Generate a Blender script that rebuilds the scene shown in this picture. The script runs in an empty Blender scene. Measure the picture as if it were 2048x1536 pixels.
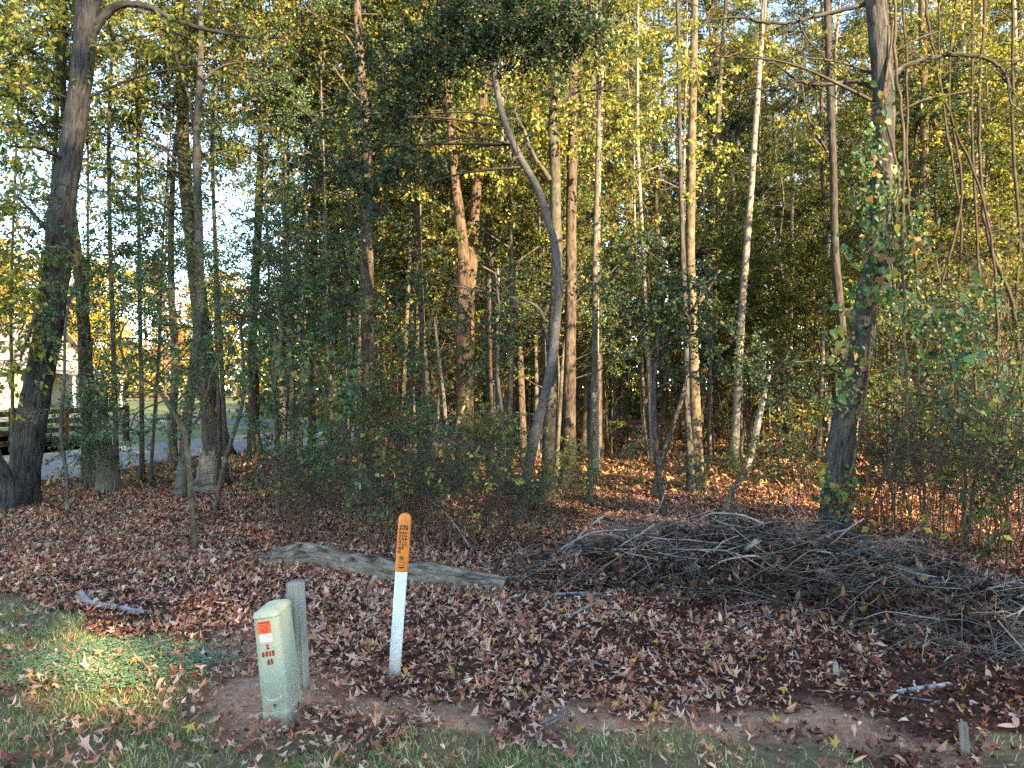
import bpy, math, random
import numpy as np
from mathutils import Vector, Matrix

# ------------------------------------------------------------------ camera, sky, sun, exposure
SC = bpy.context.scene
COL = SC.collection
CAM_H, F_PX, HOR = 1.65, 1500.0, 780.0
cam_data = bpy.data.cameras.new('camera')
cam_data.sensor_width = 36.0
cam_data.lens = 36.0 * F_PX / 2048.0
cam_data.clip_start = 0.05
cam_data.clip_end = 3000
cam = bpy.data.objects.new('camera', cam_data)
COL.objects.link(cam)
cam.location = (0, 0, CAM_H)
cam.rotation_euler = (math.radians(90.0) + math.atan((HOR - 768) / F_PX), 0, 0)
SC.camera = cam

SUN_EL, SUN_AZ = math.radians(25), math.radians(140)      # azimuth measured from +Y towards +X
world = bpy.data.worlds.new('World')
SC.world = world
world.use_nodes = True
wn = world.node_tree.nodes
sky = wn.new('ShaderNodeTexSky')
sky.sky_type = 'NISHITA'
sky.sun_disc = False
sky.sun_elevation = SUN_EL
sky.sun_rotation = SUN_AZ
sky.air_density = 1.0
sky.dust_density = 0.0
sky.ozone_density = 3.0
bgn = wn['Background']
bgn.inputs['Strength'].default_value = 0.15
world.node_tree.links.new(sky.outputs[0], bgn.inputs[0])
sl = bpy.data.lights.new('sun', 'SUN')
sl.energy = 5.0
sl.angle = math.radians(0.6)
sl.color = (1.0, 0.85, 0.60)
sun = bpy.data.objects.new('sun', sl)
COL.objects.link(sun)
to_sun = Vector((math.cos(SUN_EL) * math.sin(SUN_AZ), math.cos(SUN_EL) * math.cos(SUN_AZ), math.sin(SUN_EL)))
sun.rotation_euler = to_sun.to_track_quat('Z', 'Y').to_euler()
sun.location = (30, -20, 30)

SC.view_settings.view_transform = 'Standard'
SC.view_settings.look = 'None'
SC.view_settings.gamma = 1.0
SC.view_settings.exposure = 2.5
SC.view_settings.use_white_balance = True
SC.view_settings.white_balance_temperature = 7900
SC.view_settings.white_balance_tint = 8
SC.view_settings.use_curve_mapping = False
SC.render.engine = 'CYCLES'
cy = SC.cycles
cy.use_denoising = False
cy.denoiser = 'OPENIMAGEDENOISE'
cy.denoising_prefilter = 'ACCURATE'
cy.denoising_input_passes = 'RGB_ALBEDO_NORMAL'
cy.max_bounces = 6
cy.diffuse_bounces = 3
cy.glossy_bounces = 2
cy.transmission_bounces = 3
cy.transparent_max_bounces = 4
cy.sample_clamp_indirect = 6
cy.use_adaptive_sampling = False
cy.adaptive_threshold = 0.012
cy.caustics_reflective = False
cy.caustics_refractive = False

# ------------------------------------------------------------------ helpers
R = np.random.default_rng(7)
V3 = lambda *a: np.array(a, float)


def P(px, py, d):
    """Photograph pixel at depth d -> point of the place."""
    return V3((px - 1024) / F_PX * d, d, CAM_H - (py - HOR) / F_PX * d)


def dep(py):
    return F_PX * CAM_H / (py - HOR)


def G(px, py):
    d = dep(py)
    return V3((px - 1024) / F_PX * d, d, 0)


def unit(a):
    a = np.asarray(a, float)
    return a / np.maximum(np.linalg.norm(a, axis=-1, keepdims=True), 1e-9)


class MB:
    """Collects triangles; build() makes ONE mesh."""

    def __init__(self):
        self.v, self.f, self.c, self.m, self.b, self.s, self.n = [], [], [], [], [], [], 0

    def add(self, v, f, col=(1, 1, 1), mat=0, bark=None, smooth=False):
        v = np.asarray(v, float).reshape(-1, 3)
        f = np.asarray(f, int).reshape(-1, 3)
        self.v.append(v)
        self.f.append(f + self.n)
        c = np.ones((len(v), 4))
        c[:, :3] = col
        self.c.append(c)
        self.m.append(np.full(len(f), mat))
        self.s.append(np.full(len(f), smooth))
        self.b.append(v if bark is None else bark)
        self.n += len(v)
        return self

    def quads(self, v, q, **k):
        q = np.asarray(q, int).reshape(-1, 4)
        return self.add(v, np.concatenate([q[:, [0, 1, 2]], q[:, [0, 2, 3]]]), **k)

    def box(self, lo, hi, **k):
        x0, y0, z0 = lo
        x1, y1, z1 = hi
        v = [(x0, y0, z0), (x1, y0, z0), (x1, y1, z0), (x0, y1, z0), (x0, y0, z1), (x1, y0, z1), (x1, y1, z1), (x0, y1, z1)]
        return self.quads(v, [(0, 3, 2, 1), (4, 5, 6, 7), (0, 1, 5, 4), (1, 2, 6, 5), (2, 3, 7, 6), (3, 0, 4, 7)], **k)

    def mesh(self, name, mats):
        v = np.concatenate(self.v)
        f = np.concatenate(self.f)
        me = bpy.data.meshes.new(name)
        me.vertices.add(len(v))
        me.vertices.foreach_set('co', v.astype(np.float32).ravel())
        me.loops.add(len(f) * 3)
        me.loops.foreach_set('vertex_index', f.astype(np.int32).ravel())
        me.polygons.add(len(f))
        me.polygons.foreach_set('loop_start', np.arange(0, len(f) * 3, 3, dtype=np.int32))
        me.polygons.foreach_set('material_index', np.concatenate(self.m).astype(np.int32))
        me.polygons.foreach_set('use_smooth', np.concatenate(self.s).astype(bool))
        a = me.attributes.new('col', 'FLOAT_COLOR', 'POINT')
        a.data.foreach_set('color', np.concatenate(self.c).astype(np.float32).ravel())
        a = me.attributes.new('bark', 'FLOAT_VECTOR', 'POINT')
        a.data.foreach_set('vector', np.concatenate(self.b).astype(np.float32).ravel())
        for m in mats:
            me.materials.append(m)
        me.update(calc_edges=True)
        return me

    def build(self, name, mats, parent=None, loc=None):
        return link(name, self.mesh(name, mats if isinstance(mats, (list, tuple)) else [mats]), parent, loc)


def link(name, me, parent=None, loc=None, rot=None, scale=None):
    o = bpy.data.objects.new(name, me)
    COL.objects.link(o)
    o.parent = parent
    if loc is not None:
        o.location = [float(q) for q in loc]
    if rot is not None:
        o.rotation_euler = rot
    if scale is not None:
        o.scale = (scale,) * 3 if np.isscalar(scale) else scale
    return o


def tag(o, label=None, cat=None, group=None, kind=None):
    if label:
        o['label'] = label
    if cat:
        o['category'] = cat
    if group:
        o['group'] = group
    if kind:
        o['kind'] = kind
    return o


def thing(name, label, cat, loc=(0, 0, 0), rot=(0, 0, 0), group=None, scale=1.0):
    o = link(name, None, None, loc, rot, scale)
    o.empty_display_size = 0.1
    return tag(o, label, cat, group)


def catmull(p, n):
    """Resample rows of p (any width) with a Catmull-Rom curve, n points per span."""
    p = np.asarray(p, float)
    if len(p) == 2:
        t = np.linspace(0, 1, n + 1)[:, None]
        return p[0] * (1 - t) + p[1] * t
    q = np.vstack([2 * p[0] - p[1], p, 2 * p[-1] - p[-2]])
    out = []
    t = np.linspace(0, 1, n, endpoint=False)[:, None]
    for i in range(1, len(q) - 2):
        a, b, c, d = q[i - 1], q[i], q[i + 1], q[i + 2]
        out.append(0.5 * (2 * b + (c - a) * t + (2 * a - 5 * b + 4 * c - d) * t ** 2 + (3 * b - a - 3 * c + d) * t ** 3))
    out.append(q[-2][None])
    return np.vstack(out)


_NG = {}


def vnoise(u, v, nu, seed):
    """Value noise, periodic in u with nu cells."""
    if (nu, seed) not in _NG:
        _NG[nu, seed] = np.random.default_rng(seed).random((nu, 512))
    g = _NG[nu, seed]
    iu, iv = np.floor(u).astype(int), np.floor(v).astype(int)
    fu, fv = u - iu, v - iv
    fu, fv = fu * fu * (3 - 2 * fu), fv * fv * (3 - 2 * fv)
    a, b = g[iu % nu, iv % 512], g[(iu + 1) % nu, iv % 512]
    c, d = g[iu % nu, (iv + 1) % 512], g[(iu + 1) % nu, (iv + 1) % 512]
    return (a * (1 - fu) + b * fu) * (1 - fv) + (c * (1 - fu) + d * fu) * fv


def fnoise(x, y, seed, s=1.0):
    """2-octave noise of the plane, about 0..1."""
    return (vnoise(x * s + 300.0, y * s + 300.0, 997, seed) * 0.65 + vnoise(x * s * 2.3 + 700.0, y * s * 2.3 + 700.0, 997, seed + 1) * 0.35)


def tube(mb, pts, rad, sides=6, col=(1, 1, 1), mat=0, relief=0.0, ridges=10, seed=0, cap=True, smooth=True, flare=None, vscale=1.0):
    pts = np.asarray(pts, float)
    n = len(pts)
    rad = np.broadcast_to(np.asarray(rad, float), (n,))
    t = unit(np.gradient(pts, axis=0))
    mean = unit(pts[-1] - pts[0])
    ref = V3(1, 0, 0) if abs(mean[0]) < 0.7 else V3(0, 0, 1)
    a = unit(np.cross(t, ref))
    b = np.cross(t, a)
    th = np.linspace(0, 2 * np.pi, sides, endpoint=False)
    seg = np.concatenate([[0], np.cumsum(np.linalg.norm(np.diff(pts, axis=0), axis=1))])
    rr = np.repeat(rad[:, None], sides, 1)
    TH, SG = np.meshgrid(th, seg)
    if relief:
        u = TH / (2 * np.pi) * ridges + (vnoise(TH / (2 * np.pi) * 5, SG * 2.2 * vscale, 5, seed + 2) - .5) * 2.6
        rn = 1 - np.abs(2 * vnoise(u, SG * 1.6 * vscale, ridges, seed) - 1)
        rn2 = vnoise(TH / (2 * np.pi) * ridges * 2, SG * 9 * vscale, ridges * 2, seed + 1)
        lump = vnoise(TH / (2 * np.pi) * 3, SG * 0.9, 3, seed + 3)
        rr = rr * (1 + relief * (rn - .5) + relief * .5 * (rn2 - .5) + 0.12 * (lump - .5))
    if flare:
        amp, hgt, lobes = flare
        rr = rr * (1 + amp * np.exp(-SG / hgt) * (1 + .55 * np.sin(lobes * TH + seed)))
    v = pts[:, None] + rr[..., None] * (np.cos(th)[None, :, None] * a[:, None] + np.sin(th)[None, :, None] * b[:, None])
    bark = np.stack([np.cos(TH) * rad[:, None], np.sin(TH) * rad[:, None], SG + seed * 3.7], -1).reshape(-1, 3)
    i = np.arange(n - 1)[:, None] * sides
    j = np.arange(sides)[None]
    k = (j + 1) % sides
    q = np.stack([i + j, i + k, i + sides + k, i + sides + j], -1).reshape(-1, 4)
    tri = np.concatenate([q[:, [0, 1, 2]], q[:, [0, 2, 3]]])
    v = v.reshape(-1, 3)
    if cap:
        v = np.vstack([v, pts[0], pts[-1]])
        bark = np.vstack([bark, [0, 0, 0], [0, 0, seg[-1]]])
        jj = np.arange(sides)
        kk = (jj + 1) % sides
        tri = np.concatenate([tri, np.stack([np.full(sides, n * sides), kk, jj], -1),
                              np.stack([np.full(sides, n * sides + 1), (n - 1) * sides + jj, (n - 1) * sides + kk], -1)])
    mb.add(v, tri, col, mat, bark, smooth)


def pick(rng, pal, n):
    c = np.array([p[0] for p in pal], float)
    w = np.array([p[1] for p in pal], float)
    out = c[rng.choice(len(c), n, p=w / w.sum())]
    return np.clip(out * rng.uniform(.72, 1.3, (n, 1)) * rng.uniform(.93, 1.07, (n, 3)), .004, .9)


def leaf_faces(mb, pos, dirv, nrm, L, W, col, mat=0, shape=2, fold=.25):
    n = len(pos)
    dirv = unit(dirv)
    side = unit(np.cross(nrm, dirv))
    up = np.cross(dirv, side)
    L, W = np.asarray(L)[:, None], np.asarray(W)[:, None]
    if shape == 2:
        v = np.stack([pos, pos + dirv * L * .48 + side * W + up * W * fold, pos + dirv * L - up * L * .08, pos + dirv * L * .48 - side * W + up * W * fold], 1)
        t = np.array([[0, 1, 2], [0, 2, 3]])
    else:      # heart-shaped leaf: eight rim points
        prof = [(0, 0), (-.10, .55), (.12, .95), (.45, .86), (.74, .46), (1, 0), (.74, -.46), (.45, -.86), (.12, -.95), (-.10, -.55)]
        v = np.stack([pos + dirv * L * a + side * W * b + up * W * fold * abs(b) - up * L * .22 * max(a, 0) ** 2 for a, b in prof], 1)
        t = np.array([[0, 1, 2], [0, 2, 3], [0, 3, 4], [0, 4, 5], [0, 5, 6], [0, 6, 7], [0, 7, 8], [0, 8, 9]])
    k = v.shape[1]
    f = (t[None] + (np.arange(n) * k)[:, None, None]).reshape(-1, 3)
    mb.add(v.reshape(-1, 3), f, np.repeat(col, k, 0), mat)


def rand_dir(rng, n, up=0.0):
    d = rng.normal(size=(n, 3))
    d[:, 2] += up
    return unit(d)


def twig_leaves(mb, rng, start, direction, length, nl, L, pal, bark_col, droop=.25, twigr=.004, lm=0, bm=1, shape=2, upn=1.2, ratio=.3, stem=True):
    """One leafy twig: a thin curved stem and nl leaves along it."""
    d = unit(direction)
    t = np.linspace(0, 1, 4)[:, None]
    side = rng.normal(size=3) * .18
    pts = start + d * length * t + (side - V3(0, 0, droop)) * length * t ** 2
    if stem:
        tube(mb, pts, np.linspace(twigr, twigr * .4, 4), 3, bark_col, bm, cap=False)
    if nl <= 0:
        return
    s = rng.uniform(.08, 1.0, nl)
    idx = s * 3
    i0 = np.minimum(idx.astype(int), 2)
    fr = (idx - i0)[:, None]
    pos = pts[i0] * (1 - fr) + pts[i0 + 1] * fr
    tang = unit(pts[i0 + 1] - pts[i0])
    out = unit(rng.normal(size=(nl, 3)) + tang * .6)
    nrm = unit(rng.normal(size=(nl, 3)) + V3(0, 0, upn))
    pos = pos + out * L * rng.uniform(.15, .7, (nl, 1))
    leaf_faces(mb, pos, out - V3(0, 0, droop), nrm, L * rng.uniform(.65, 1.25, nl), L * ratio * rng.uniform(.8, 1.25, nl), pick(rng, pal, nl), lm, shape)


# ------------------------------------------------------------------ materials
def new_mat(name):
    m = bpy.data.materials.new(name)
    m.use_nodes = True
    nt = m.node_tree
    return m, nt, nt.nodes, nt.links, nt.nodes['Principled BSDF']


def ramp(nodes, stops):
    r = nodes.new('ShaderNodeValToRGB')
    el = r.color_ramp.elements
    while len(el) < len(stops):
        el.new(.5)
    for e, (p, c) in zip(el, stops):
        e.position = p
        e.color = (*c, 1) if len(c) == 3 else c
    return r


def leaf_mat(name, transl=.35, rough=.5, spread=.5, spec=.35):
    m, nt, n, l, bs = new_mat(name)
    at = n.new('ShaderNodeAttribute')
    at.attribute_name = 'col'
    oi = n.new('ShaderNodeObjectInfo')
    mr = n.new('ShaderNodeMapRange')
    mr.inputs['To Min'].default_value = 1 - spread * .5
    mr.inputs['To Max'].default_value = 1 + spread * .5
    l.new(oi.outputs['Random'], mr.inputs['Value'])
    mul = n.new('ShaderNodeVectorMath')
    mul.operation = 'SCALE'
    l.new(at.outputs['Color'], mul.inputs[0])
    l.new(mr.outputs[0], mul.inputs['Scale'])
    l.new(mul.outputs[0], bs.inputs['Base Color'])
    bs.inputs['Roughness'].default_value = rough
    bs.inputs['Specular IOR Level'].default_value = spec
    tr = n.new('ShaderNodeBsdfTranslucent')
    warm = n.new('ShaderNodeVectorMath')
    warm.operation = 'MULTIPLY'
    warm.inputs[1].default_value = (1.5, 1.35, .7)
    l.new(mul.outputs[0], warm.inputs[0])
    l.new(warm.outputs[0], tr.inputs['Color'])
    mx = n.new('ShaderNodeMixShader')
    mx.inputs[0].default_value = transl
    l.new(bs.outputs[0], mx.inputs[1])
    l.new(tr.outputs[0], mx.inputs[2])
    l.new(mx.outputs[0], n['Material Output'].inputs['Surface'])
    return m


def bark_mat(name, dark, light, lichen=None, su=34.0, sv=5.0, bump=.6, dist=.012):
    m, nt, n, l, bs = new_mat(name)
    at = n.new('ShaderNodeAttribute')
    at.attribute_name = 'bark'
    mp = n.new('ShaderNodeVectorMath')
    mp.operation = 'MULTIPLY'
    mp.inputs[1].default_value = (su, su, sv)
    l.new(at.outputs['Vector'], mp.inputs[0])
    no = n.new('ShaderNodeTexNoise')
    no.inputs['Scale'].default_value = 1.0
    no.inputs['Detail'].default_value = 5
    no.inputs['Roughness'].default_value = .65
    no.inputs['Distortion'].default_value = .6
    l.new(mp.outputs[0], no.inputs['Vector'])
    cr = ramp(n, [(.32, dark), (.68, light)])
    l.new(no.outputs['Fac'], cr.inputs[0])
    big = n.new('ShaderNodeTexNoise')
    big.inputs['Scale'].default_value = 6.0
    big.inputs['Detail'].default_value = 4
    l.new(at.outputs['Vector'], big.inputs['Vector'])
    mx = n.new('ShaderNodeMix')
    mx.data_type = 'RGBA'
    mx.inputs['B'].default_value = (*(lichen or light), 1)
    mf = ramp(n, [(.52, (0, 0, 0)), (.68, (.65, .65, .65))])
    l.new(big.outputs['Fac'], mf.inputs[0])
    l.new(mf.outputs[0], mx.inputs['Factor'])
    l.new(cr.outputs[0], mx.inputs['A'])
    at2 = n.new('ShaderNodeAttribute')
    at2.attribute_name = 'col'
    mm = n.new('ShaderNodeMix')
    mm.data_type = 'RGBA'
    mm.blend_type = 'MULTIPLY'
    mm.inputs['Factor'].default_value = 1
    l.new(mx.outputs['Result'], mm.inputs['A'])
    l.new(at2.outputs['Color'], mm.inputs['B'])
    l.new(mm.outputs['Result'], bs.inputs['Base Color'])
    bs.inputs['Roughness'].default_value = .9
    bs.inputs['Specular IOR Level'].default_value = .06
    bp = n.new('ShaderNodeBump')
    bp.inputs['Strength'].default_value = bump
    bp.inputs['Distance'].default_value = dist
    l.new(no.outputs['Fac'], bp.inputs['Height'])
    l.new(bp.outputs[0], bs.inputs['Normal'])
    return m


def noise_mat(name, c1, c2, scale=8.0, rough=.8, bump=.2, dist=.01, detail=6, use_col=False, spec=.3, stretch=None, spots=None):
    m, nt, n, l, bs = new_mat(name)
    tc = n.new('ShaderNodeTexCoord')
    src = tc.outputs['Object']
    if stretch:
        mp = n.new('ShaderNodeVectorMath')
        mp.operation = 'MULTIPLY'
        mp.inputs[1].default_value = stretch
        l.new(src, mp.inputs[0])
        src = mp.outputs[0]
    no = n.new('ShaderNodeTexNoise')
    no.inputs['Scale'].default_value = scale
    no.inputs['Detail'].default_value = detail
    no.inputs['Roughness'].default_value = .65
    l.new(src, no.inputs['Vector'])
    cr = ramp(n, [(.3, c1), (.7, c2)])
    l.new(no.outputs['Fac'], cr.inputs[0])
    out = cr.outputs[0]
    if spots:
        sp = n.new('ShaderNodeTexNoise')
        sp.inputs['Scale'].default_value = spots[0]
        sp.inputs['Detail'].default_value = 4
        l.new(tc.outputs['Object'], sp.inputs['Vector'])
        sr = ramp(n, [(.55, (0, 0, 0)), (.72, (.7, .7, .7))])
        l.new(sp.outputs['Fac'], sr.inputs[0])
        mx = n.new('ShaderNodeMix')
        mx.data_type = 'RGBA'
        mx.inputs['B'].default_value = (*spots[1], 1)
        l.new(sr.outputs[0], mx.inputs['Factor'])
        l.new(out, mx.inputs['A'])
        out = mx.outputs['Result']
    if use_col:
        at2 = n.new('ShaderNodeAttribute')
        at2.attribute_name = 'col'
        mm = n.new('ShaderNodeMix')
        mm.data_type = 'RGBA'
        mm.blend_type = 'MULTIPLY'
        mm.inputs['Factor'].default_value = 1
        l.new(out, mm.inputs['A'])
        l.new(at2.outputs['Color'], mm.inputs['B'])
        out = mm.outputs['Result']
    l.new(out, bs.inputs['Base Color'])
    bs.inputs['Roughness'].default_value = rough
    bs.inputs['Specular IOR Level'].default_value = spec
    if bump:
        bp = n.new('ShaderNodeBump')
        bp.inputs['Strength'].default_value = bump
        bp.inputs['Distance'].default_value = dist
        l.new(no.outputs['Fac'], bp.inputs['Height'])
        l.new(bp.outputs[0], bs.inputs['Normal'])
    return m


M_LEAF = leaf_mat('tree_leaf', .38, .55, .95, .2)
M_GLOSS = leaf_mat('evergreen_leaf', .25, .42, .2, .35)
M_VINE = leaf_mat('vine_leaf', .32, .42, .25, .45)
M_LITTER = leaf_mat('dry_leaf', .10, .95, .1, .04)
M_GRASS = leaf_mat('grass_blade', .3, .6, .1, .15)
M_OAK = bark_mat('oak_bark', (.014, .012, .011), (.125, .112, .105), (.10, .107, .095), 34, 4.5, 1.0, .03)
M_PINE = bark_mat('pine_bark', (.022, .016, .013), (.165, .12, .092), (.12, .095, .078), 28, 7, 1.0, .025)
M_SMOOTH = bark_mat('smooth_bark', (.04, .034, .028), (.155, .133, .105), (.18, .172, .15), 30, 12, .4, .006)
M_GREY = bark_mat('pale_grey_bark', (.10, .095, .095), (.33, .315, .31), (.38, .37, .37), 46, 24, .5, .006)
M_DEAD = bark_mat('weathered_wood', (.10, .085, .075), (.36, .32, .28), (.28, .27, .25), 50, 4, .6, .008)
M_TWIG = bark_mat('twig_bark', (.045, .035, .028), (.14, .112, .086), (.17, .15, .125), 60, 20, .2, .003)

# ------------------------------------------------------------------ ground and setting
GX = [-9, -6, -4.1, -2.66, -1.66, -1.34, -.99, -.3, .65, 1.3, 2.28, 5, 9]
GY = [8.2, 7.2, 6.04, 5.16, 4.19, 3.72, 3.5, 3.58, 3.52, 3.42, 3.3, 3.1, 3.0]
MOUNDS = [(1.35, 6.8, .75, .55, .30), (2.4, 6.8, .8, .55, .35), (3.3, 6.3, .8, .5, .22), (2.9, 5.5, .6, .5, .2), (4.1, 5.2, .8, .45, .12), (.6, 6.5, .5, .4, .12)]


def gz(x, y):
    x, y = np.asarray(x, float), np.asarray(y, float)
    amp = np.clip((12.5 - y) / 3, 0, 1) * np.clip((14 - np.abs(x)) / 4, 0, 1)
    z = (fnoise(x, y, 3, .7) - .5) * .13 + (fnoise(x, y, 5, 3.1) - .5) * .035
    z = z + .05 * np.exp(-(((x + 1.2) / .4) ** 2 + ((y - 3.85) / .4) ** 2))
    return z * amp


def mound(x, y):
    z = 0
    for cx, cy, sx, sy, h in MOUNDS:
        z = z + h * np.exp(-((x - cx) / sx) ** 2 - ((y - cy) / sy) ** 2)
    return z * (.50 + .78 * fnoise(np.asarray(x, float), np.asarray(y, float), 97, 2.4))


def grass_w(x, y):
    """1 on the lawn edge, 0 on bare soil and litter."""
    e = np.interp(x, GX, GY) + (fnoise(x, y, 11, 2.2) - .5) * .75
    return np.clip((e - y) / .16 + .5, 0, 1)


def dirt_w(x, y):
    e = np.interp(x, GX, GY)
    strip = np.clip(1.15 - np.abs(y - e - .22 - (fnoise(x, y, 19, 1.3) - .5) * .5) / .30, 0, 1) * np.clip((x + 1.7) / .5, 0, 1) * np.clip((fnoise(x, y, 17, 1.9) - .28) * 5, 0, 1)
    ped = np.exp(-((x + 1.32) / .42) ** 2 - ((y - 4.0) / .42) ** 2) * 1.3
    ped2 = np.exp(-((x + 1.75) / .4) ** 2 - ((y - 4.75) / .5) ** 2) * .8
    return np.clip(np.maximum(np.maximum(strip, ped), ped2), 0, 1) * (1 - grass_w(x, y))


def axis(lo, hi, step, far_lo, far_hi, grow=1.25):
    a = list(np.arange(lo, hi, step))
    s, x = step, a[-1]
    while x < far_hi:
        s *= grow
        x += s
        a.append(x)
    s, x = step, a[0]
    while x > far_lo:
        s *= grow
        x -= s
        a.insert(0, x)
    return np.array(a)


M_GROUND = noise_mat('forest_soil', (.55, .52, .50), (1.35, 1.3, 1.25), 26, .95, .9, .02, 8, True, .15)
xs, ys = axis(-6.5, 6.5, .075, -700, 700), axis(1.6, 9.5, .075, -300, 900)
X, Y = np.meshgrid(xs, ys)
gw, dw = grass_w(X, Y)[..., None], dirt_w(X, Y)[..., None]
litter_c = np.array([.085, .04, .027])
gc = litter_c * (1 - gw) * (1 - dw) + np.array([.17, .125, .07]) * gw + np.array([.48, .26, .165]) * dw
mb = MB()
nx, ny = len(xs), len(ys)
ii = (np.arange(ny - 1)[:, None] * nx + np.arange(nx - 1)[None])
mb.quads(np.stack([X, Y, gz(X, Y)], -1), np.stack([ii, ii + 1, ii + nx + 1, ii + nx], -1), col=gc.reshape(-1, 3), smooth=True)
ground = mb.build('ground', M_GROUND)
tag(ground, 'leaf strewn brown forest soil with a bare reddish strip', None, None, 'structure')


def sheet(name, near, far, z, mat, label, n=10, rows=14):
    a = catmull(np.array(near, float), n)
    b = catmull(np.array(far, float), n)
    m = min(len(a), len(b))
    a, b = a[:m], b[:m]
    t = np.linspace(0, 1, rows)[:, None, None]
    g = a[None] * (1 - t) + b[None] * t
    v = np.concatenate([g, np.full(g.shape[:2] + (1,), z)], -1)
    i = (np.arange(rows - 1)[:, None] * m + np.arange(m - 1)[None])
    mb = MB().quads(v.reshape(-1, 3), np.stack([i, i + 1, i + m + 1, i + m], -1), smooth=True)
    return tag(mb.build(name, mat), label, None, None, 'structure')


M_LAWN = noise_mat('lawn_grass', (.055, .085, .025), (.15, .17, .05), 3.5, .9, .5, .02, 8)
M_GRAVEL = noise_mat('driveway_gravel', (.15, .135, .12), (.42, .375, .33), 30, .95, .8, .02, 3, spec=.05)
M_ASPHALT = noise_mat('lane_asphalt', (.10, .10, .10), (.17, .17, .17), 20, .9, .2, .01, spec=.1)
M_FIELD = noise_mat('dry_field', (.24, .18, .09), (.40, .31, .16), 1.2, .95, .3, .05)
sheet('lawn', [(-160, 18.4), (-20, 18.3), (-12.9, 18.9), (-11.6, 21), (-10.6, 25), (-7, 31), (-4, 38)], [(-300, 120), (-160, 120), (-90, 120), (-60, 120), (-40, 120), (-25, 110), (-16, 100)], .006, M_LAWN,
      'mown lawn in patchy sun beyond the gravel driveway')
sheet('dry_field', [(-200, 121), (-60, 121), (-10, 121)], [(-400, 300), (-100, 300), (20, 300)], .006, M_FIELD, 'tan dry field behind the far board fence')
sheet('gravel_driveway', [(-60, 12.9), (-22, 13.0), (-9.6, 13.5), (-8.2, 14.8), (-8.0, 17), (-7.7, 19), (-6.5, 20.2), (-5.4, 23), (-4.2, 28)],
      [(-60, 17.6), (-22, 17.9), (-13.2, 18.6), (-12.0, 20.6), (-11.0, 23.6), (-10.3, 26), (-9.2, 28.6), (-8, 31), (-6.5, 35)], .012, M_GRAVEL, 'pale grey gravel driveway curving away behind the trees')
sheet('paved_lane', [(-70, 44), (-30, 42), (-16, 37), (-9, 33)], [(-70, 50), (-30, 48), (-17, 42.5), (-9.5, 37)], .018, M_ASPHALT, 'blue grey paved lane crossing the lawn')

# ---- dry leaves: one star-shaped template bent in many ways
LA = np.radians([-125, -93, -62, -31, 0, 31, 62, 93, 125, 180])
LR = np.array([.66, .36, .93, .42, 1.0, .42, .93, .36, .66, .14])
STAR = np.vstack([[0, 0], np.stack([np.sin(LA) * LR, np.cos(LA) * LR], -1)])
STAR_T = np.array([[0, 1 + k, 1 + (k + 1) % 10] for k in range(10)])[:, [0, 2, 1]]
OVAL = np.array([(0, -.9), (.34, -.3), (.30, .35), (0, 1.0), (-.30, .35), (-.34, -.3)])
OVAL_T = np.array([[0, 1, 5], [1, 2, 5], [2, 4, 5], [2, 3, 4]])
SECT = [(640, 'the dim straight trunk'), (740, 'the furrowed orange pine'), (900, 'the bowed tan pine'), (975, 'the narrow snapped trunk'), (1075, 'the curved grey tree'), (1140, 'the rough reddish pine'), (1190, 'the slim half lit pole'), (1320, 'the low dark understory tree'), (1390, 'the blotchy sunlit trunk'), (1520, 'the leaning silvery trunk'), (1665, 'the twisting dark stem'), (1735, 'the vine covered tree'), (1850, 'the sun dappled trunk'), (1960, 'the sprawling dark vine'), (2060, 'the thick hanging vine')]


def near_what(px):
    return min(SECT, key=lambda q: abs(q[0] - px))[1]


DRY = [((.50, .235, .145), 3.5), ((.62, .37, .24), 3), ((.25, .09, .06), 2.5), ((.40, .155, .095), 3.5), ((.66, .44, .30), 1.5), ((.60, .37, .28), 2.2), ((.62, .28, .06), .3), ((.07, .034, .027), 2.6)]
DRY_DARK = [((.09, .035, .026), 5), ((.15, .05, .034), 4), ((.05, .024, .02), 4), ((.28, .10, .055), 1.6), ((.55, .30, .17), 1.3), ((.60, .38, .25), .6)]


def dry_leaves(mb, rng, x, y, z, size, pal, tilt=.45, star=True):
    n = len(x)
    T, TT = (STAR, STAR_T) if star else (OVAL, OVAL_T)
    p = T[None] * size[:, None, None] * rng.uniform(.75, 1.2, (n, 1, 2))
    k1, k2 = rng.normal(.3, .55, (n, 1)), rng.normal(.25, .55, (n, 1))
    tw = rng.normal(0, .45, (n, 1))
    u, w = T[None, :, 0], T[None, :, 1]
    zz = (k1 * u * u + k2 * w * w + tw * u * w) * size[:, None]
    yaw = rng.uniform(0, 2 * np.pi, (n, 1))
    q = np.stack([p[..., 0] * np.cos(yaw) - p[..., 1] * np.sin(yaw), p[..., 0] * np.sin(yaw) + p[..., 1] * np.cos(yaw), zz], -1)
    ax, ay = rng.normal(0, tilt, (n, 1)), rng.normal(0, tilt, (n, 1))
    q[..., 2] += q[..., 0] * np.sin(ax) + q[..., 1] * np.sin(ay)
    lo = np.minimum(q[..., 2].min(1, keepdims=True), 0) * .75
    q[..., 2] -= lo
    q += np.stack([x, y, z], -1)[:, None]
    f = (TT[None] + (np.arange(n) * len(T))[:, None, None]).reshape(-1, 3)
    mb.add(q.reshape(-1, 3), f, np.repeat(pick(rng, pal, n), len(T), 0))


rng = np.random.default_rng(21)
mb = MB()
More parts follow.
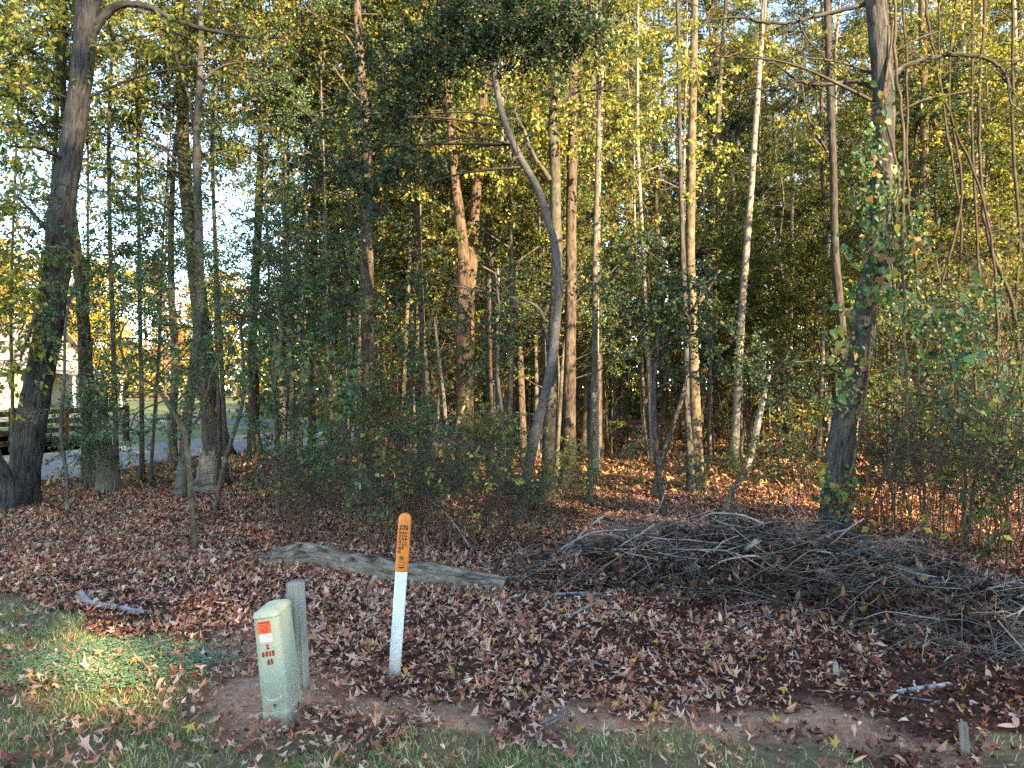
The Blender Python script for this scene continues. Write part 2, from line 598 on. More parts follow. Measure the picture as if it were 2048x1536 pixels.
# near belt, 2.6 to 12 m
n = 138000
d = np.sqrt(rng.uniform(2.4 ** 2, 12.5 ** 2, n))
x = d * rng.uniform(-.80, .80, n)
gw, dw = grass_w(x, d), dirt_w(x, d)
on_drive = (x < -7.2) & (d > 13)
clump = fnoise(x, d, 31, 2.6)
keep = rng.random(n) < np.where(gw > .5, .10 + .45 * np.clip((clump - .50) * 4, 0, 1) * (x < -.2), 1 - dw * .9) * (.55 + .45 * (clump > .34)) * np.clip(1.25 - d / 30, .5, 1)
keep &= ~((d < 3.0) & (rng.random(n) < .2))
x, d = x[keep], d[keep]
size = rng.uniform(.017, .039, len(x)) * np.where(rng.random(len(x)) < .15, 1.3, 1)
lift = rng.uniform(0, .035, len(x)) * np.where(grass_w(x, d) > .5, .3, 1) + mound(x, d) * .92 + np.where(grass_w(x, d) > .5, .025, 0)
half = rng.random(len(x)) < .5
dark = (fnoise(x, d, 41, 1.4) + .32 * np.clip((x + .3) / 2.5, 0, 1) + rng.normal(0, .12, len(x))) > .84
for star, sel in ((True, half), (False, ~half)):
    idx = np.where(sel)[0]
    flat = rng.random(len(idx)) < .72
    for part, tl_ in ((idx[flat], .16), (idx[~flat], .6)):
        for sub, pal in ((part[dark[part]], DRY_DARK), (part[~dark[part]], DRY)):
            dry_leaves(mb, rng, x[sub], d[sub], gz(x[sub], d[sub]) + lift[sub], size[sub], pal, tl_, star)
n = 34000
d = np.sqrt(rng.uniform(2.6 ** 2, 9.5 ** 2, n))
x = d * rng.uniform(-.78, .78, n)
keep = rng.random(n) < np.where(grass_w(x, d) > .5, .25, 1 - .6 * dirt_w(x, d))
x, d = x[keep], d[keep]
dry_leaves(mb, rng, x, d, gz(x, d) + mound(x, d) * .92 + rng.uniform(0, .03, len(x)), rng.uniform(.007, .018, len(x)), DRY, .5, False)
# leaves banked against the fallen log
t = rng.uniform(0, 1, 1800)
x = -2.18 + 2.15 * t + rng.normal(0, .02, 1800)
d = np.interp(t, [0, .4, 1], [6.93, 6.5, 6.15]) - .13 + rng.normal(0, .09, 1800)
dry_leaves(mb, rng, x, d, gz(x, d) + rng.uniform(.01, .085, 1800) * (rng.random(1800) < .8), rng.uniform(.016, .036, 1800), DRY, .5, True)
# woodland floor behind
n = 42000
d = np.sqrt(rng.uniform(12.0 ** 2, 34 ** 2, n))
x = d * rng.uniform(-.80, .85, n)
edge = np.interp(d, [12, 13.2, 14, 15, 17, 19, 20.2, 23, 28], [-30, -12, -9.0, -8.0, -8.0, -7.5, -6.4, -5.2, -4.0])
keep = (x > edge - rng.exponential(.35, n)) & ~((x < -3.0) & (d > 27))
keep &= rng.random(n) < np.where(x < edge, .5, 1)
x, d = x[keep], d[keep]
dry_leaves(mb, rng, x, d, gz(x, d) + rng.uniform(0, .03, len(x)), rng.uniform(.045, .09, len(x)), [((.42, .22, .10), 3), ((.52, .32, .15), 3), ((.22, .11, .06), 3), ((.13, .07, .05), 2)], .4, False)
litter = mb.build('leaf_litter', M_LITTER)
tag(litter, 'thick layer of fallen brown and russet leaves over the ground', 'leaf litter', None, 'stuff')

# the fallen leaves that show largest, one by one
rng = np.random.default_rng(22)
leaf_meshes = []
for k in range(14):
    mb1 = MB()
    dry_leaves(mb1, rng, np.zeros(1), np.zeros(1), np.zeros(1), np.array([.05]), [(c, w) for c, w in DRY if .16 < c[0] < .5] + [((.5, .30, .07), 1.2)], .3)
    leaf_meshes.append(mb1.mesh('fallen_leaf', [M_LITTER]))
cnt = 0
while cnt < 290:
    d = float(np.sqrt(rng.uniform(2.75 ** 2, 5.0 ** 2)))
    x = float(d * rng.uniform(-.70, .70))
    g = float(grass_w(x, d))
    if g > .5 and rng.random() > .55 and x > -.6:
        continue
    if abs(x + 1.19) < .17 and abs(d - 3.82) < .32:
        continue
    link('fallen_leaf', leaf_meshes[cnt % 14], ground, (x, d, float(gz(x, d)) + .014 + .02 * (g > .5)), (0, 0, rng.uniform(0, 6.28)), rng.uniform(.5, .85))
    cnt += 1

# grass on the mown edge
rng = np.random.default_rng(23)
n = 150000
d = np.sqrt(rng.uniform(1.7 ** 2, 7.4 ** 2, n))
x = d * rng.uniform(-.82, .82, n)
w = grass_w(x, d)
tuft = fnoise(x, d, 51, 5.5)
thin = fnoise(x, d, 53, 1.1)
keep = (rng.random(n) < w * np.clip((tuft - .2) * 2.4, .10, 1) * np.clip((thin - .2) * 2.6, .25, 1)) & (w > .05)
x, d = x[keep], d[keep]
n = len(x)
base = np.stack([x, d, gz(x, d) - .004], -1)
h = rng.uniform(.018, .055, n) * (.6 + .8 * tuft[keep])
lean = rng.normal(0, .65, (n, 2)) * h[:, None]
side = unit(np.stack([rng.normal(size=n), rng.normal(size=n), np.zeros(n)], -1)) * rng.uniform(.0016, .0032, n)[:, None]
mid = base + np.stack([lean[:, 0] * .35, lean[:, 1] * .35, h * .6], -1)
tip = base + np.stack([lean[:, 0], lean[:, 1], h], -1)
v = np.stack([base - side, base + side, mid + side * .8, mid - side * .8, tip], 1)
f = (np.array([[0, 1, 2], [0, 2, 3], [3, 2, 4]])[None] + (np.arange(n) * 5)[:, None, None]).reshape(-1, 3)
gcol = pick(rng, [((.22, .31, .11), 4), ((.28, .37, .14), 3), ((.42, .42, .21), 2.4), ((.56, .48, .30), 1.8)], n)
g = MB().add(v.reshape(-1, 3), f, np.repeat(gcol, 5, 0)).build('grass', M_GRASS)
tag(g, 'short green lawn grass along the verge', 'grass', None, 'stuff')

# crumbs of soil and small stones on the bare strip
rng = np.random.default_rng(26)
n = 60000
d = np.sqrt(rng.uniform(3.0 ** 2, 5.4 ** 2, n))
x = d * rng.uniform(-.75, .75, n)
keep = rng.random(n) < dirt_w(x, d) * .8
x, d = x[keep], d[keep]
n = len(x)
TET = np.array([(1, 0, -.3), (-.5, .87, -.3), (-.5, -.87, -.3), (0, 0, .9)])
sz = rng.uniform(.0012, .0055, n) * np.where(rng.random(n) < .04, 2.2, 1)
v = (TET[None] + rng.normal(0, .25, (n, 4, 3))) * sz[:, None, None] + np.stack([x, d, gz(x, d) + sz * .3], -1)[:, None]
f = (np.array([(0, 1, 3), (1, 2, 3), (2, 0, 3)])[None] + (np.arange(n) * 4)[:, None, None]).reshape(-1, 3)
cr = MB().add(v.reshape(-1, 3), f, np.repeat(pick(rng, [((.42, .26, .19), 4), ((.30, .18, .13), 2), ((.5, .38, .3), 1)], n), 4, 0)).build('soil_crumbs', M_LITTER)
tag(cr, 'loose reddish soil crumbs and grit on the bare strip', 'soil', None, 'stuff')

# clover patch
rng = np.random.default_rng(24)
n = 3600
t = rng.uniform(0, 2 * np.pi, n)
rr = np.sqrt(rng.random(n)) * (0.75 + .5 * rng.random(n))
x, d = -2.34 + np.cos(t) * rr * .66, 4.52 + np.sin(t) * rr * .42 - np.cos(t) * rr * .12
hh = rng.uniform(.015, .05, n)
mb = MB()
for k in range(3):
    a = rng.uniform(0, 6.28, n) + 0
    if k == 0:
        a0 = a
    a = a0 + k * 2.094
    dirv = np.stack([np.cos(a), np.sin(a), rng.normal(0, .2, n)], -1)
    nrm = unit(rng.normal(0, .25, (n, 3)) + V3(0, 0, 1))
    s = rng.uniform(.010, .017, n)
    leaf_faces(mb, np.stack([x, d, gz(x, d) + hh], -1), dirv, nrm, s, s * .5, pick(rng, [((.15, .25, .15), 3), ((.20, .31, .18), 2)], n))
cl = mb.build('clover', M_GRASS)
tag(cl, 'patch of low bluish green clover in the verge grass', 'clover', None, 'stuff')

# ------------------------------------------------------------------ trees
PAL_EVER = [((.034, .066, .032), 4), ((.05, .088, .038), 3), ((.026, .05, .03), 3), ((.10, .13, .04), .6)]
PAL_PRIVET = [((.07, .125, .06), 4), ((.105, .16, .065), 3), ((.05, .095, .055), 3), ((.19, .20, .06), 1)]
PAL_GUM = [((.165, .185, .045), 4), ((.27, .245, .06), 3), ((.095, .135, .04), 3.5), ((.42, .34, .09), 1.6), ((.30, .15, .06), .35)]
PAL_OLIVE = [((.09, .125, .04), 4), ((.135, .165, .05), 3), ((.045, .08, .03), 3), ((.27, .235, .06), 1.2)]
PAL_YELLOW = [((.40, .30, .05), 4), ((.30, .25, .045), 3), ((.22, .21, .045), 3), ((.40, .20, .05), 1)]
PAL_RUST = [((.30, .14, .06), 3), ((.24, .11, .06), 2), ((.35, .22, .08), 2)]
PAL_VINE = [((.075, .155, .05), 4), ((.05, .115, .045), 4), ((.13, .18, .05), 2), ((.26, .22, .05), 1), ((.27, .14, .05), .8)]
PAL_PINE = [((.045, .075, .03), 4), ((.07, .10, .035), 3), ((.13, .12, .04), 1), ((.22, .13, .06), .5)]

STY = {
    'ever': dict(L=.055, nl=26, pal=PAL_EVER, mat=M_GLOSS, ratio=.33, droop=.25, upn=1.0),
    'privet': dict(more=2.3, L=.045, nl=26, pal=PAL_PRIVET, mat=M_GLOSS, ratio=.30, droop=.2, upn=1.0),
    'gum': dict(L=.075, nl=20, pal=PAL_GUM, mat=M_LEAF, ratio=.36, droop=.35, upn=.7),
    'olive': dict(more=1.4, L=.065, nl=22, pal=PAL_OLIVE, mat=M_LEAF, ratio=.33, droop=.3, upn=.8),
    'oak': dict(L=.10, nl=16, pal=PAL_GUM, mat=M_LEAF, ratio=.28, droop=.45, upn=.6),
    'sparse': dict(more=1.6, L=.07, nl=9, pal=PAL_GUM, mat=M_LEAF, ratio=.36, droop=.35, upn=.7),
    'pine': dict(L=.17, nl=34, pal=PAL_PINE, mat=M_LEAF, ratio=.028, droop=.15, upn=.2),
    'yellow': dict(L=.30, nl=16, pal=PAL_YELLOW, mat=M_LEAF, ratio=.42, droop=.3, upn=.6),
    'rust': dict(L=.30, nl=14, pal=PAL_RUST, mat=M_LEAF, ratio=.42, droop=.3, upn=.6),
}
BARKC = (.8, .8, .8)


def clump_twigs(mb, rng, c, rad, ntw, st, tl=.42):
    for _ in range(ntw):
        u = rand_dir(rng, 1)[0]
        s = c + u * rad * rng.random() ** .5 * .85
        dv = unit(u + rng.normal(size=3) * .6 + V3(0, 0, .15))
        twig_leaves(mb, rng, s, dv, tl * rng.uniform(.6, 1.3), max(1, int(st['nl'] * rng.uniform(.6, 1.3))), st['L'], st['pal'], BARKC, st['droop'], .0045, 0, 1, 2, st['upn'], st['ratio'])


def key_tree(name, label, d, path, mat, style=None, clumps=(), limbs=(), sides=14, relief=0.0, ridges=10, flare=(.5, .22, 4), top=None, seed=1, cat='tree', tint=(1, 1, 1), step=None, jag=0, group=None, ground_base=True, tl=.42):
    """A tree read off the photograph: path = (px, py, width px) from the foot upwards, all at depth d."""
    rng = np.random.default_rng(seed)
    pts = np.array([np.append(P(a, b, d), w * d / F_PX / 2) for a, b, w in path])
    if ground_base:
        pts[0, 2] = gz(pts[0, 0], pts[0, 1]) - .06
    pts[1:, 1] += np.cumsum(rng.normal(0, .05, len(pts) - 1))
    if top:
        e = pts[-1]
        dv = unit(e[:3] - pts[-2, :3])
        for k in range(1, 5):
            h = (top - e[2]) * k / 4
            q = e[:3] + V3(dv[0] * h * .6 / max(dv[2], .5), 0, h) + rng.normal(0, .08, 3)
            pts = np.vstack([pts, np.append(q, e[3] * (1 - .17 * k))])
    base = np.append(pts[0, :2], pts[0, 2] + .06 if ground_base else pts[0, 2])
    root = thing(name, label, cat, base, group=group)
    loc = pts.copy()
    loc[:, :3] -= base
    length = np.linalg.norm(np.diff(loc[:, :3], axis=0), axis=1).sum()
    per = max(3, int((step and length / step or length / .25) / (len(loc) - 1)))
    cv = catmull(loc, per)
    r = np.maximum(cv[:, 3], .003)
    if jag:
        pass
    tb = MB()
    tube(tb, cv[:, :3], r, sides, tint, 0, relief, ridges, seed, True, True, flare)
    if jag:      # splintered top
        e = cv[-1, :3]
        for _ in range(jag):
            a = rng.uniform(0, 6.28)
            s = e + V3(math.cos(a), math.sin(a), 0) * r[-1] * .7
            tube(tb, [s - V3(0, 0, .05), s + V3(rng.normal(0, .02), rng.normal(0, .02), rng.uniform(.04, .16))], [r[-1] * .42, .003], 4, (1.5, 1.4, 1.25), 0)
    tb.build('trunk', mat, root)
    for lp in limbs:
        q = np.array([np.append(P(a, b, d + (dd[0] if dd else 0)) - base, w * d / F_PX / 2) for a, b, w, *dd in lp])
        lb = MB()
        cq = catmull(q, 6)
        cq[:, :3] += rng.normal(0, .004, (len(cq), 3))
        tube(lb, cq[:, :3], np.maximum(cq[:, 3], .003), 8, tint, 0, .08, 6, seed + 5)
        # side twigs of the limb
        for _ in range(len(cq) // 2):
            i = rng.integers(len(cq) // 4, len(cq))
            twig_leaves(lb, rng, cq[i, :3], rand_dir(rng, 1, .1)[0] + V3(0, 0, -.1), rng.uniform(.15, .5), 0, .05, PAL_GUM, tint, .1, min(.008, cq[i, 3] * .5), 0, 0)
        lb.build('limb', mat, root)
    if clumps:
        st = STY[style]
        cb = MB()
        for px, py, rx, ry, ntw, *dd in clumps:
            dz = d + (dd[0] if dd else 0)
            c = P(px, py, dz) - base
            rad = V3(rx * dz / F_PX, .8 * (rx + ry) / 2 * dz / F_PX, ry * dz / F_PX)
            hd = np.linalg.norm(cv[:, :2] - c[:2], axis=1)
            i = int(np.argmin(np.linalg.norm(cv[:, :3] - (c - V3(0, 0, .45 * hd.min())), axis=1)))
            s = cv[i, :3]
            ln = np.linalg.norm(c - s)
            if ln > .12:
                m = (s + c) / 2 + V3(rng.normal(0, .06), rng.normal(0, .06), .06) * ln
                q = catmull([s, m, c], 5)
                tube(cb, q, np.linspace(min(.45 * r[i], .006 + .008 * ln), .006, len(q)), 5, BARKC, 1)
            for _ in range(max(2, ntw // 7)):       # boughs inside the clump
                u = rand_dir(rng, 1)[0] * rad * .8
                q = catmull([c, c + u * .5 + rng.normal(0, .04, 3), c + u], 3)
                tube(cb, q, np.linspace(.008, .003, len(q)), 4, BARKC, 1, cap=False)
            clump_twigs(cb, rng, c, rad, int(ntw * st.get('more', 1)), st, tl)
        cb.build('crown', [st['mat'], M_TWIG], root)
    return root


def gen_tree(seed, H, r0, z0, rad, nlimb, ntw, style, wander=.25, rise=.5, mat=M_SMOOTH, dead=0, tl=.55, sides=9, taper=.75, stems=1, top_bias=.5, tint=(1, 1, 1), lscale=1.0):
    """Trunk and crown meshes of a free-standing tree with its foot at the origin."""
    rng = np.random.default_rng(seed)
    st = dict(STY[style])
    tb, cb = MB(), MB()
    for s in range(stems):
        off = rng.normal(0, .12, 2) if stems > 1 else np.zeros(2)
        ln = rng.normal(0, .10 if stems == 1 else .35, 2)
        k = 7
        hh = H * (1 if stems == 1 else rng.uniform(.6, 1.05))
        tz = np.linspace(0, 1, k)
        pts = np.stack([off[0] + ln[0] * hh * .25 * tz + np.cumsum(rng.normal(0, wander, k)) * tz * .5, off[1] + ln[1] * hh * .25 * tz + np.cumsum(rng.normal(0, wander, k)) * tz * .5, hh * tz - .08 * (1 - tz)], -1)
        rr = r0 * (1 - taper * tz)
        cv = catmull(np.hstack([pts, rr[:, None]]), 5)
        tube(tb, cv[:, :3], cv[:, 3], sides, tint, 0, .10, 7, seed, True, True, (.35, .18, 4))
        for j in range(nlimb):
            f = z0 + (1 - z0) * (rng.random() ** top_bias)
            f = min(f, .99)
            i = int(f * (len(cv) - 1))
            a = rng.uniform(0, 6.283)
            frac = (f - z0) / max(1 - z0, .01)
            ll = rad * (.35 + .65 * math.sin(math.pi * min(1, .22 + .78 * frac) ** .8)) * rng.uniform(.6, 1.15)
            dv = unit(V3(math.cos(a), math.sin(a), rise + rng.normal(0, .25)))
            p0 = cv[i, :3]
            q = catmull([p0, p0 + dv * ll * .5 + rng.normal(0, .07, 3) * ll, p0 + dv * ll + V3(0, 0, rng.normal(.02, .15)) * ll], 3)
            tube(tb, q, np.linspace(min(cv[i, 3] * .5, .01 + ll * .012), .004, len(q)), 4, tint, 0, cap=False)
            for _ in range(ntw):
                g = rng.uniform(.45, 1.0)
                jx = g * (len(q) - 1)
                i0 = min(int(jx), len(q) - 2)
                s0 = q[i0] + (q[i0 + 1] - q[i0]) * (jx - i0)
                twig_leaves(cb, rng, s0, rand_dir(rng, 1)[0] * V3(1, 1, .5) + dv * .5, tl * rng.uniform(.5, 1.25), 0 if rng.random() < dead else int(st['nl'] * rng.uniform(.5, 1.4)), st['L'] * lscale, st['pal'], BARKC, st['droop'], .005, 0, 1, 2, st['upn'], st['ratio'])
    return tb.mesh('trunk', [mat]), cb.mesh('crown', [st['mat'], M_TWIG])


def plant(name, label, cat, meshes, x, y, rotz=0.0, scale=1.0, group=None, parts=('trunk', 'crown'), tilt=(0, 0)):
    root = thing(name, label, cat, (x, y, float(gz(x, y))), (tilt[0], tilt[1], rotz), group, scale)
    for nm, me in zip(parts, meshes):
        link(nm, me, root)
    return root


# ---- trees one can tell apart in the photograph
key_tree('oak_tree', 'stout leaning oak with ridged bark and a long limb, beside the gravel driveway', 10.7,
         [(41, 1012, 60), (63, 842, 51), (102, 637, 48), (120, 500, 47), (133, 444, 45), (150, 273, 42), (163, 137, 40), (176, 0, 42), (190, -120, 36)],
         M_OAK, 'oak', [(60, 60, 120, 70, 26), (-40, 150, 100, 90, 26), (30, 260, 90, 60, 20), (20, 400, 80, 60, 22, .4), (250, 110, 70, 60, 12, .3), (330, 60, 70, 50, 10), (470, 120, 60, 60, 9), (120, 60, 90, 60, 18, .8), (230, 200, 90, 60, 20, .9), (90, 330, 80, 60, 16, .8), (210, 320, 90, 60, 18, .9), (60, 520, 70, 50, 16, -.4), (20, 610, 60, 50, 22, -.5), (50, 690, 50, 40, 16, -.5), (10, 720, 50, 40, 14, .4), (20, 540, 60, 50, 16, .5)],
         [[(180, 60, 22), (205, 28, 18), (240, 6, 15), (290, 10, 13), (345, 35, 11), (400, 54, 9), (460, 66, 7), (520, 74, 6), (567, 70, 3)], [(515, 74, 4), (535, 60, 3), (556, 46, 2)],
          [(108, 480, 9), (60, 420, 6, -.3), (20, 380, 4, -.5)], [(90, 560, 8), (66, 640, 6, -.6), (40, 720, 4, -.8)], [(140, 330, 8), (90, 300, 6, -.5), (20, 290, 4, -.9)]], 44, .16, 22, (.10, .3, 5), 12, 2, step=.06)
key_tree('oak_tree', 'ridged grey trunk slanting out of view next to the stout leaning oak', 10.1, [(4, 1028, 40), (-6, 960, 36), (-24, 880, 34), (-50, 700, 44), (-90, 450, 42)], M_OAK, None, (), (), 36, .15, 18, (.3, .3, 5), 9, 3, step=.07)
key_tree('pine_tree', 'slim dark trunk wrapped in small green leaves just behind the stout leaning oak', 12.7, [(188, 975, 26), (183, 880, 25), (175, 760, 25), (164, 650, 23), (151, 534, 20), (142, 430, 18), (134, 300, 15)], M_PINE, 'privet',
         [(190, 820, 40, 60, 16, -.7), (170, 640, 40, 60, 14, -.7), (200, 720, 60, 50, 12, -.8), (110, 590, 60, 50, 10, -.9)], (), 20, .12, 12, top=11, seed=4, step=.12)
key_tree('tree_snag', 'broken snag with peeling pale bark in front of the board fence', 12.2, [(221, 985, 38), (215, 920, 29), (210, 850, 27), (207, 780, 25)], M_DEAD, 'privet', [(190, 900, 45, 45, 16, -.6), (150, 880, 40, 50, 10, -.6), (225, 800, 50, 50, 14, -.5), (120, 850, 55, 50, 9, -.5)], (), 18, .18, 9, (.5, .25, 4), None, 5, 'snag', (.75, .7, .62), .08, 7)
key_tree('slender_tree', 'thin straight pole tree leafed in green, next to the forked tree by the drive', 16.5, [(345, 930, 17), (345, 840, 15), (344, 700, 14), (342, 600, 13), (341, 450, 11), (345, 300, 9)], M_SMOOTH, 'privet', [(345, 620, 60, 60, 16), (330, 520, 70, 60, 16), (370, 460, 60, 50, 12)], (), 12, .08, 7, top=11, seed=6)
key_tree('forked_tree', 'tall tree with pale upper bark that forks high above the drive', 11.5, [(364, 995, 24), (368, 920, 21), (374, 842, 20), (390, 705, 18), (402, 600, 17), (398, 400, 15), (398, 297, 15), (404, 150, 12), (402, 60, 11), (396, -40, 9)], M_SMOOTH, 'sparse',
         [(300, 200, 80, 60, 16, .5), (470, 230, 70, 60, 14, .4), (330, 340, 80, 60, 16), (470, 380, 80, 60, 18), (250, 60, 90, 50, 12, 1), (440, 20, 90, 50, 20), (290, 120, 80, 60, 20, .6), (240, 420, 90, 60, 22, .4), (300, 480, 90, 50, 20, .4), (480, 130, 80, 60, 20, .8), (520, 300, 80, 60, 20, .6), (200, 260, 80, 60, 18, .8), (370, 80, 90, 60, 20, .9)],
         [[(397, 300, 10), (385, 240, 8), (372, 180, 6), (350, 110, 5), (330, 40, 3)], [(403, 160, 6), (440, 130, 5), (500, 120, 3)], [(399, 350, 6), (340, 310, 5), (280, 260, 3)], [(399, 420, 6), (330, 410, 4), (260, 380, 3)]], 16, .09, 9, top=11, seed=7)
key_tree('pine_tree', 'thick dark pine with ivy on its upper trunk at the bend of the drive', 19.0, [(437, 908, 56), (427, 820, 41), (417, 740, 37), (405, 600, 31), (387, 450, 26), (378, 300, 23), (376, 100, 20), (380, -20, 17)], M_PINE, 'olive',
         [(376, 400, 22, 60, 16), (374, 260, 22, 60, 16), (372, 120, 24, 60, 14), (330, 60, 90, 60, 16), (430, 120, 70, 50, 12), (290, 330, 90, 60, 14)], (), 26, .13, 15, (.15, .3, 5), 15, 8, step=.12)
key_tree('pine_tree', 'dark trunk with a torn pale strip at its foot standing where drive meets leaves', 19.3, [(511, 910, 30), (508, 860, 23), (508, 780, 21), (507, 700, 18), (510, 600, 17), (516, 450, 15), (521, 300, 13), (525, 150, 11)], M_PINE, 'olive',
         [(520, 420, 80, 70, 22), (500, 300, 90, 70, 22), (560, 350, 90, 70, 22), (540, 200, 90, 70, 22), (600, 250, 90, 80, 22), (470, 480, 60, 50, 14), (560, 500, 70, 60, 18), (600, 120, 80, 60, 18)], (), 18, .14, 10, top=14, seed=9, step=.14)
key_tree('sapling', 'small crooked sapling with a forked stem rising from leaf litter near the fallen log', 7.57, [(395, 1107, 13), (391, 1040, 11), (389, 960, 11), (386, 893, 11), (378, 859, 12), (358, 825, 9), (342, 800, 8), (318, 773, 7), (285, 756, 6), (262, 742, 5), (249, 712, 5), (247, 680, 4), (262, 650, 3), (290, 622, 2)], M_SMOOTH, 'privet',
         [(300, 700, 60, 50, 12), (250, 770, 50, 40, 8), (360, 720, 60, 60, 10), (420, 650, 70, 60, 12, .4), (300, 600, 80, 50, 12), (450, 740, 60, 50, 8, .3), (350, 830, 40, 30, 6), (260, 860, 40, 30, 5)],
         [[(380, 862, 8), (393, 842, 6), (403, 826, 5), (412, 790, 4), (430, 730, 3), (470, 680, 2)], [(320, 774, 4), (290, 790, 3), (262, 795, 2)]], 9, .06, 6, (.3, .12, 3), None, 10, tint=(1.15, 1.05, .8), tl=.3)
key_tree('leaning_sapling', 'thin bare stem leaning past the hollow stump', 10.0, [(430, 1010, 10), (446, 940, 9), (461, 876, 9), (475, 820, 8), (482, 773, 8), (480, 700, 7), (478, 647, 6)], M_SMOOTH, 'privet', [(478, 620, 60, 60, 12), (520, 560, 80, 60, 16), (440, 560, 80, 60, 16), (380, 510, 90, 60, 18), (590, 600, 80, 60, 16), (300, 470, 90, 60, 16), (640, 680, 70, 70, 16), (560, 680, 60, 50, 10), (240, 560, 70, 60, 12)], (), 8, .05, 6, (.3, .1, 3), None, 11, 'tree')
key_tree('pine_tree', 'pine with dark furrowed foot and sunlit orange upper trunk behind the fallen log', 11.5, [(741, 997, 38), (739, 920, 30), (736, 740, 25), (732, 600, 25), (730, 480, 26), (729, 342, 23), (727, 239, 19), (721, 171, 18), (713, 34, 15), (708, -100, 13)], M_PINE, 'sparse', [(660, 90, 80, 50, 14, .3), (780, 30, 70, 50, 10, .5), (640, 30, 80, 50, 12)],
         [[(718, 120, 7), (690, 70, 5), (640, 40, 4), (600, 0, 3)], [(725, 205, 6), (700, 180, 5), (665, 130, 3)]], 30, .13, 15, (.45, .3, 4), 12, 12, step=.08)
key_tree('pine_tree', 'smooth tan pine with sunlit trunk bowing slightly between the furrowed pine and twin trunk', 11.6, [(927, 1000, 40), (930, 800, 34), (928, 705, 32), (928, 550, 26), (923, 470, 22), (908, 342, 17), (901, 239, 16), (894, 171, 15), (889, 60, 13), (885, -80, 12)], M_PINE, None, (), [[(903, 240, 6), (870, 236, 5), (830, 232, 4), (770, 240, 3), (720, 236, 2)], [(905, 250, 5), (935, 262, 4), (960, 258, 3)]], 28, .11, 14, top=12, seed=13, step=.09, tint=(1.15, 1.05, .95))
key_tree('pine_tree', 'straight tan pine rising close behind the bowed tan pine', 12.5, [(936, 985, 26), (938, 800, 23), (938, 620, 22), (946, 513, 21), (957, 342, 19), (967, 205, 17), (974, 100, 15), (982, -40, 13)], M_PINE, None, (), (), 22, .11, 12, top=13, seed=14, step=.12, tint=(1.1, 1, .9))
key_tree('curved_tree', 'slim grey speckled tree with a sweeping S curve carrying a dark evergreen crown', 9.0, [(1032, 1058, 26), (1042, 1005, 21), (1061, 910, 20), (1076, 842, 19), (1093, 773, 18), (1105, 705, 17), (1113, 637, 17), (1115, 568, 15), (1110, 500, 15), (1095, 444, 15), (1075, 376, 15), (1038, 308, 14), (1008, 239, 13), (993, 171, 12), (985, 110, 12), (984, 40, 10), (990, -40, 8)], M_GREY, 'ever',
         [(1060, 30, 90, 60, 90), (980, 50, 80, 50, 76), (1120, 60, 70, 45, 60), (900, 80, 80, 50, 64), (840, 150, 70, 60, 56, .2), (800, 230, 60, 60, 50, .3), (770, 320, 60, 60, 44, .3), (1010, -50, 120, 50, 60), (1180, 60, 60, 40, 36), (880, -20, 90, 50, 46), (760, 120, 60, 50, 34, .3), (1080, 100, 60, 35, 36), (860, 320, 60, 50, 24, .4), (930, 120, 50, 30, 24), (700, 250, 60, 60, 24, .4), (740, 410, 60, 50, 24, .4), (640, 330, 60, 50, 20, .5)],
         [[(986, 128, 9), (950, 124, 7), (912, 130, 6), (880, 140, 4), (830, 170, 3)], [(1040, 312, 7), (1024, 318, 5)], [(984, 60, 7), (1040, 30, 5), (1100, 20, 3)]], 20, .07, 10, (.35, .15, 4), 8.3, 15, step=.07, tl=.36, tint=(.40, .39, .385))
key_tree('tree', 'straight grey trunk that forks high up right behind the curved grey tree', 11.0, [(1098, 1022, 33), (1098, 880, 27), (1104, 740, 22), (1111, 600, 21), (1115, 513, 21), (1113, 420, 22), (1111, 308, 23), (1107, 239, 20), (1113, 170, 12), (1122, 90, 10), (1126, -20, 9)], M_SMOOTH, 'gum',
         [(1100, 170, 60, 50, 18), (1170, 150, 60, 50, 14), (1060, 210, 50, 40, 10), (1190, 230, 60, 50, 12), (1120, 80, 60, 50, 12)],
         [[(1100, 360, 11), (1088, 340, 9), (1066, 308, 8), (1046, 256, 7), (1031, 224, 5), (1040, 205, 4), (1090, 195, 3)], [(1110, 215, 8), (1130, 195, 6), (1160, 182, 5), (1220, 180, 4), (1280, 192, 3)], [(1098, 700, 8), (1085, 630, 7), (1060, 605, 6), (1000, 590, 5), (950, 580, 4), (900, 570, 3)], [(1086, 632, 6), (1110, 590, 6), (1160, 545, 5), (1210, 530, 4)]], 22, .09, 11, top=11, seed=16, step=.1, tint=(.8, .8, .78))
key_tree('pine_tree', 'rough reddish pine trunk beside the slim half lit pole', 12.3, [(1136, 984, 34), (1138, 900, 28), (1140, 740, 23), (1142, 570, 21), (1143, 400, 20), (1145, 240, 18), (1146, 80, 15), (1147, -60, 13)], M_PINE, 'sparse', [(1170, 300, 60, 50, 8), (1200, 200, 60, 50, 8)], [[(1144, 320, 6), (1160, 280, 4), (1185, 260, 3)]], 26, .16, 13, (.45, .25, 4), 13, 17, step=.09)
key_tree('slender_tree', 'slim dark pole with one sunny side next to the rough reddish pine', 10.9, [(1177, 1008, 15), (1180, 940, 13), (1184, 860, 13), (1187, 773, 12), (1189, 640, 11), (1190, 540, 11), (1194, 400, 10), (1198, 250, 9), (1202, 50, 8), (1204, -60, 7)], M_SMOOTH, 'sparse', [(1230, 120, 70, 60, 12), (1240, 260, 70, 60, 12), (1170, 60, 60, 50, 8)], (), 12, .07, 8, (.4, .15, 4), 11, 18)
